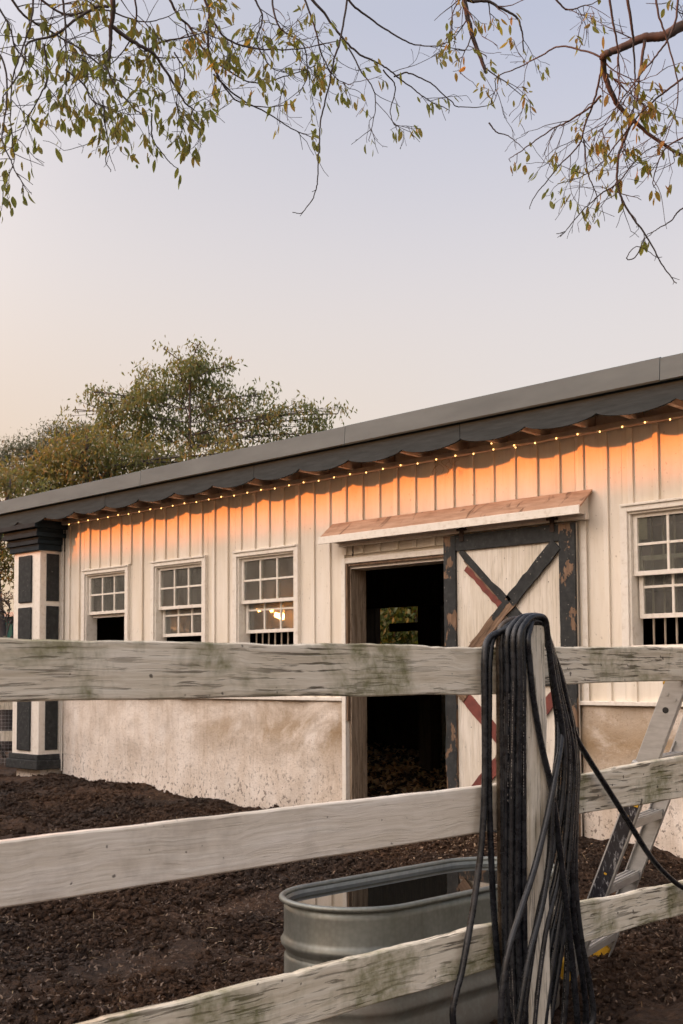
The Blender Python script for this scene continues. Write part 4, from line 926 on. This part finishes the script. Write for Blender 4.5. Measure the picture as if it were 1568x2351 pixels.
# hedge seen through the barn's back opening
root = tag(empty('ivy_hedge'), 'green leafy hedge showing through the back opening of the dark barn', 'hedge')
g = np.random.default_rng(77); n = 26000; P = np.stack([g.uniform(-18.5, -9.5, n), g.normal(15.6, .3, n), g.uniform(.2, 4.2, n)], -1); P[:, 1] += (vnoise(P[:, 0]*2.2, P[:, 2]*2.2, 60)-.5)*.9
d = g.normal(0, .5, (n, 3)); d[:, 2] -= .7; d[:, 1] -= .3
tag(put('foliage', blades('foliage', P, d, g.uniform(.09, .17, n), g.uniform(.05, .08, n), M['hedge'], 60), root), kind='stuff')
mb = MB()
for k in range(16): x = -18+k*.55; mb.tube(smooth_path([(x, 15.9, 0), (x+.1, 15.8, 1.5), (x-.1, 15.75, 4.0)], 5), np.linspace(.03, .01, 11), 6)
tag(mb.build('stems', M['bark'], root, True), kind='stuff')
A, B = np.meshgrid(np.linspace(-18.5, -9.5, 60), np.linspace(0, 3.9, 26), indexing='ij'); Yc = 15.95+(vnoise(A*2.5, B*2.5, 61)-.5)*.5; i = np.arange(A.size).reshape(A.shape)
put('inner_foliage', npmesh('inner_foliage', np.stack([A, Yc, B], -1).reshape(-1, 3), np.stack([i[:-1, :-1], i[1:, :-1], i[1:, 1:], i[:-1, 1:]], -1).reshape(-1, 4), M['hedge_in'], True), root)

# --- the branches hanging into view from trees beside the camera
def hang_tree(name, label, trunk, fork_z, limbs, leafmat, seed, leaf_keep):
    """limbs: (points in px with depth, start radius px, leafiness, twigs per metre, connect to trunk)"""
    g = np.random.default_rng(seed); root = tag(empty(name), label, 'tree')
    tb = np.array([trunk[0], trunk[1], -.1]); tt = np.array([trunk[0]+.15, trunk[1]+.1, fork_z])
    tm = MB(); tp = smooth_path([tb, (tb+tt)/2+np.array([.06, -.05, 0]), tt, tt+np.array([.1, .1, 1.2])], 8); tm.tube(tp, np.linspace(.17, .07, len(tp)), 12)
    tm.build('trunk', M['bark'], root, True)
    lm = MB(); tw = MB(); LP = []; LD = []; LW = []
    def env(p):
        """does the crown reach this far down here"""
        q = p-O; z = q@_f; return PY-F_PX*(q@_u)/z < np.interp(CX+F_PX*(q@_r)/z, EX, EY)
    def cluster(p, d, k, vis):
        if not env(p): return
        for _ in range(k):
            q = p+g.normal(0, .012, 3)
            v = np.array([g.normal(0, .42), g.normal(0, .42), -1.0])+d*.45; LP.append(q); LD.append(v/np.linalg.norm(v)); LW.append(vis)
    def twig(p, d, L, r, leaf, lvl):
        n = max(4, int(L/.035)); pts = [p]; q = p.copy(); dd = d/np.linalg.norm(d)
        for i in range(n):
            dd = dd+g.normal(0, .15, 3)+np.array([0, 0, -.02 if lvl else -.01]); dd /= np.linalg.norm(dd); q = q+dd*L/n; pts.append(q)
            if not env(q): break
            if lvl < 2 and g.random() < (.46 if lvl == 0 else .32):
                s = np.cross(dd, g.normal(0, 1, 3)); s /= np.linalg.norm(s); twig(q, dd*.75+s*.75+np.array([0, 0, -.15]), L*g.uniform(.25, .6), r*.6, leaf, lvl+1)
            if g.random() < leaf*.09: cluster(q, dd, int(g.integers(1, 3)), leaf)
        tw.tube(pts, np.linspace(r, max(.0011, r*.35), len(pts)), 5, False)
        if g.random() < leaf*.72: cluster(q, dd, int(g.integers(2, 5)), leaf)
    for pts, r0, leaf, dens, conn in limbs:
        W = [onD(*p) for p in pts]; P = smooth_path(W, 10); L = np.linalg.norm(np.diff(P, axis=0), axis=1).sum()
        P[1:-1] += np.cumsum(g.normal(0, .0020, (len(P)-2, 3)), 0)*.6
        depth = pts[0][2]; r0, r1 = r0 if isinstance(r0, tuple) else (r0*1.3, r0*.40); ra = max(.0024, r0*depth/F_PX/2); rad = np.linspace(ra, max(.0015, r1*depth/F_PX/2), len(P))
        lm.tube(P, rad, 7 if ra > .006 else 5, False)
        if conn:
            st = tt+np.array([0, 0, g.uniform(-.3, 1.0)]); c = smooth_path([st, (st*.6+P[0]*.4)+np.array([0, 0, .35]), P[0]*.85+st*.15+np.array([0, 0, .22]), P[0]], 7); lm.tube(c, np.linspace(max(ra*2.0, .02), ra, len(c)), 7, False)
        tan = np.gradient(P, axis=0); tan /= np.linalg.norm(tan, axis=1)[:, None]
        for k in range(g.poisson(dens*L*2.3)):
            i = int(g.integers(2, len(P))); s = np.cross(tan[i], g.normal(0, 1, 3)); s /= np.linalg.norm(s)
            twig(P[i], tan[i]*.6+s*.8+np.array([0, 0, -.12]), g.uniform(.08, .30)*(1 if dens > 3 else .8), min(.0034, max(.0017, rad[i]*.5)), leaf, 0 if g.random() < .7 else 1)
        if leaf: cluster(P[-1], tan[-1], int(g.integers(2, 5)), leaf)
    tag(lm.build('limbs', M['bark'], root, True), kind='stuff'); tag(tw.build('twigs', M['bark'], root, True), kind='stuff')
    meshes = [leaf_mesh('leaf', .068, .033, leafmat, .18), leaf_mesh('leaf', .060, .029, leafmat, -.22), leaf_mesh('leaf', .052, .019, leafmat, .40), leaf_mesh('leaf', .063, .026, leafmat, .05)]
    order = g.permutation(len(LP)); 
    def inview(p):
        q = p-O; z = q@_f
        return z > .5 and -20 < CX+F_PX*(q@_r)/z < 1590 and -20 < PY-F_PX*(q@_u)/z < 2370
    one = [i for i in order if inview(LP[i])][:300]; rest = [i for i in range(len(LP)) if i not in set(one)]
    for i in one:
        o = put('leaf', meshes[int(g.integers(0, 4))], root); v = Vector(LD[i]); qn = (-v).to_track_quat('Z', 'Y'); o.rotation_mode = 'QUATERNION'
        from mathutils import Quaternion
        o.rotation_quaternion = qn @ Quaternion((0, 0, 1), float(g.uniform(0, 6.28))); o.location = LP[i]; s = float(g.uniform(.38, .86)); o.scale = (s, s, s)
    if rest:
        P = np.array([LP[i] for i in rest]); D = np.array([LD[i] for i in rest]); n = len(P); Vs = []; Fs = []; cnt = 0
        base = [np.array([v.co[:] for v in me.vertices]) for me in meshes]; fc = np.array([p.vertices[:] for p in meshes[0].polygons])
        for i in range(n):
            q = (-Vector(D[i])).to_track_quat('Z', 'Y') @ Quaternion((0, 0, 1), float(g.uniform(0, 6.28))); mt = np.array(q.to_matrix())
            Vs.append((base[i % 4]*g.uniform(.38, .86))@mt.T+P[i]); Fs.append(fc+cnt); cnt += len(base[0])
        tag(put('foliage', npmesh('foliage', np.concatenate(Vs), np.concatenate(Fs), leafmat, True), root), kind='stuff')
    print(name, 'leaves', len(LP), 'single', len(one))
    return root
from mathutils import Quaternion
EX = [-60, 60, 80, 130, 200, 260, 330, 380, 440, 480, 560, 620, 720, 735, 760, 850, 930, 1000, 1100, 1180, 1260, 1300, 1380, 1480, 1600]
EY = [490, 480, 390, 345, 350, 400, 360, 400, 400, 275, 280, 335, 345, 480, 300, 335, 340, 275, 225, 400, 470, 540, 500, 560, 600]
def ln2(D0, D1, *pts):
    n = len(pts); return [(p[0], p[1], D0+(D1-D0)*i/(n-1)) for i, p in enumerate(pts)]
LT = onD(-620, 1500, 4.6); RT = onD(2330, 1500, 5.0)
left_limbs = [
    (ln2(4.6, 4.7, (262, -90), (256, 0), (251, 60), (247, 140)), (16, 7), .8, 6, True),
    (ln2(4.6, 4.9, (258, 62), (300, 95), (335, 118), (362, 145), (392, 195), (420, 242), (440, 262)), 8, .95, 8, False),
    (ln2(4.8, 5.0, (332, 117), (370, 92), (430, 78), (480, 60)), 5, .6, 4, False),
    (ln2(4.6, 4.5, (250, 15), (215, 22), (165, 55), (120, 88), (62, 110), (58, 150), (40, 190), (10, 235)), 6, .8, 6, False),
    (ln2(5.0, 5.3, (360, -60), (400, 20), (440, 65), (480, 130), (520, 160), (580, 187), (660, 172), (725, 150)), 5, .45, 4, True),
    (ln2(5.2, 5.5, (470, -80), (480, 30), (478, 110), (500, 178), (545, 232), (600, 247), (668, 240)), 5, .35, 3, True),
    (ln2(5.0, 5.2, (450, -50), (490, 50), (530, 98), (600, 116), (680, 115), (790, 92)), 5, .5, 4, True),
    (ln2(5.2, 5.4, (490, 170), (540, 215), (600, 250), (660, 290), (700, 312), (726, 325)), 3.5, .5, 4, False),
    (ln2(5.3, 5.2, (800, -30), (780, 90), (764, 150), (748, 230), (736, 300), (732, 370), (727, 425), (712, 465), (690, 490), (672, 488)), 4, .12, 2.2, True),
    (ln2(4.5, 4.6, (140, -60), (147, 30), (152, 110), (154, 165), (148, 245)), 5, .85, 6, True),
    (ln2(4.5, 4.5, (80, -40), (70, 60), (48, 120), (22, 200), (18, 280), (26, 350), (20, 392)), 4, .7, 5, True),
    (ln2(4.4, 4.4, (-40, 60), (10, 150), (14, 250), (6, 320), (30, 380), (52, 425), (56, 455)), 4, .7, 5, True),
    (ln2(4.7, 4.8, (236, 230), (243, 290), (248, 340), (243, 372), (254, 395)), 3, .25, 3, False),
    (ln2(4.8, 4.9, (348, 260), (346, 310), (362, 345), (390, 378), (408, 396)), 3, .45, 3, False),
    (ln2(4.7, 4.7, (240, 150), (270, 210), (310, 255), (340, 280), (345, 330)), 4, .95, 8, False),
    (ln2(4.6, 4.6, (150, 160), (190, 190), (210, 230), (250, 250), (300, 265)), 4, .95, 7, False),
    (ln2(4.6, 4.6, (100, 100), (110, 180), (90, 230), (60, 290), (40, 330)), 4, .9, 6, False),
    (ln2(4.7, 4.8, (60, -30), (150, 30), (240, 20), (330, 45), (400, 30)), 5, .95, 8, True),
    (ln2(4.7, 4.8, (300, -40), (310, 40), (290, 100), (250, 140), (200, 170)), 4, .95, 8, True),
    (ln2(4.6, 4.9, (10, -30), (60, 40), (110, 70), (190, 120), (260, 180), (320, 220)), 5, .95, 9, True),
    (ln2(4.5, 4.6, (-20, -10), (20, 60), (40, 120), (90, 180), (130, 230)), 4, .9, 8, True),
    (ln2(4.8, 4.8, (400, 120), (420, 170), (400, 230), (420, 270), (440, 290)), 3, .95, 8, False),
    (ln2(5.3, 5.6, (780, -30), (820, 20), (862, 48), (924, 90), (960, 103), (1009, 104), (1089, 110)), 4.5, .3, 3, True),
    (ln2(5.4, 5.6, (745, 30), (790, 95), (822, 126), (874, 153), (910, 180), (950, 212), (1000, 242), (1030, 260)), 4.5, .4, 4, True),
    (ln2(5.5, 5.7, (905, 176), (934, 170), (984, 190), (1034, 232), (1058, 246), (1128, 236), (1143, 175)), 3.2, .12, 1.5, False),
    (ln2(5.4, 5.4, (800, 110), (830, 160), (858, 200), (862, 250), (848, 325)), 3, .45, 4, False),
    (ln2(5.4, 5.5, (880, 160), (905, 200), (895, 260), (912, 300)), 3, .55, 4, False),
    (ln2(5.2, 5.2, (620, -30), (640, 60), (690, 100), (700, 170), (680, 220)), 4, .6, 5, True),
    (ln2(5.2, 5.3, (690, -30), (720, 60), (740, 130), (770, 180), (800, 195)), 4, .6, 5, True),
    (ln2(5.2, 5.3, (560, -40), (600, 30), (590, 90), (620, 150), (655, 165)), 4, .55, 4, True),
]
right_limbs = [
    (ln2(4.8, 4.9, (1700, 10), (1568, 60), (1525, 80), (1480, 84), (1440, 100), (1400, 118), (1386, 130)), (26, 15), 0.19, 3, True),
    (ln2(4.9, 5.1, (1386, 128), (1388, 160), (1400, 200), (1420, 235), (1452, 270), (1502, 312), (1562, 352), (1620, 380)), (15, 6), 0.25, 4, False),
    (ln2(5.0, 5.0, (1452, 268), (1440, 310), (1424, 355), (1418, 420), (1438, 478), (1480, 540), (1520, 602), (1553, 650)), 6, 0.19, 4, False),
    (ln2(5.0, 5.2, (1384, 135), (1372, 200), (1345, 290), (1338, 330), (1290, 382), (1245, 432), (1216, 480)), 4.5, 0.22, 4, False),
    (ln2(5.0, 5.3, (1380, 220), (1340, 260), (1300, 285), (1262, 304), (1205, 345), (1172, 372)), 4.5, 0.15, 3.5, False),
    (ln2(5.3, 5.3, (1122, 282), (1140, 300), (1172, 311), (1206, 346)), 3, 0.03, 1, False),
    (ln2(5.2, 5.3, (1040, -40), (1075, 0), (1120, 4), (1160, 22), (1192, 45), (1205, 75), (1202, 118)), 7, 0.31, 4, True),
    (ln2(5.2, 5.2, (1062, -60), (1068, 10), (1082, 65), (1096, 110), (1116, 166)), (13, 8), 0.34, 4, True),
    (ln2(4.9, 5.4, (1386, 132), (1345, 118), (1290, 108), (1240, 132), (1198, 152), (1146, 172), (1140, 205), (1128, 236)), 4, 0.25, 3, False),
    (ln2(4.7, 4.9, (1395, -40), (1408, 50), (1420, 120), (1422, 200), (1416, 260)), 5, 0.31, 5, True),
    (ln2(4.7, 4.9, (1430, -40), (1448, 50), (1452, 100), (1458, 180), (1452, 262)), 6, 0.31, 5, True),
    (ln2(4.8, 4.9, (1480, 92), (1466, 170), (1458, 230), (1440, 270)), 6, 0.31, 4, False),
    (ln2(4.8, 5.0, (1600, 300), (1545, 330), (1520, 360), (1500, 420), (1505, 440)), 3.5, 0.37, 4, True),
    (ln2(4.8, 4.9, (1640, 440), (1568, 480), (1540, 510), (1500, 535), (1482, 545)), 3.5, 0.12, 2, True),
    (ln2(4.7, 4.8, (1500, -30), (1510, 40), (1530, 110), (1550, 190), (1545, 260), (1520, 330)), 4.5, 0.37, 5, True),
    (ln2(4.7, 4.8, (1560, -30), (1545, 60), (1500, 130), (1450, 190), (1400, 260), (1372, 300)), 4.5, 0.31, 5, True),
    (ln2(4.9, 5.0, (1420, 420), (1380, 445), (1350, 470), (1310, 520), (1288, 540)), 3, 0.43, 5, False),
    (ln2(5.0, 5.0, (1480, 545), (1455, 590), (1440, 590), (1470, 560), (1520, 590)), 2.5, 0.00, 1, False),
    (ln2(4.8, 5.0, (1568, 180), (1500, 230), (1440, 300), (1390, 360), (1340, 400), (1300, 410)), 4, 0.28, 4, True),
    (ln2(4.9, 5.1, (1420, 420), (1450, 380), (1500, 340), (1568, 330)), 3, 0.43, 4, False),
    (ln2(5.1, 5.2, (1340, 320), (1350, 400), (1370, 450), (1360, 510)), 3, 0.31, 4, False),
    (ln2(5.1, 5.2, (1250, -30), (1300, 20), (1340, 10), (1380, -10)), 4, 0.31, 4, True),
]
hang_tree('cherry_tree', 'leafy cherry tree whose olive twigs hang over the left half of the sky', (LT[0], LT[1]), 4.2, left_limbs, M['leaf'], 91, 1)
hang_tree('bare_cherry_tree', 'thinning cherry tree with a thick crooked limb entering from the right edge', (RT[0], RT[1]), 4.0, right_limbs, M['leaf2'], 92, 1)
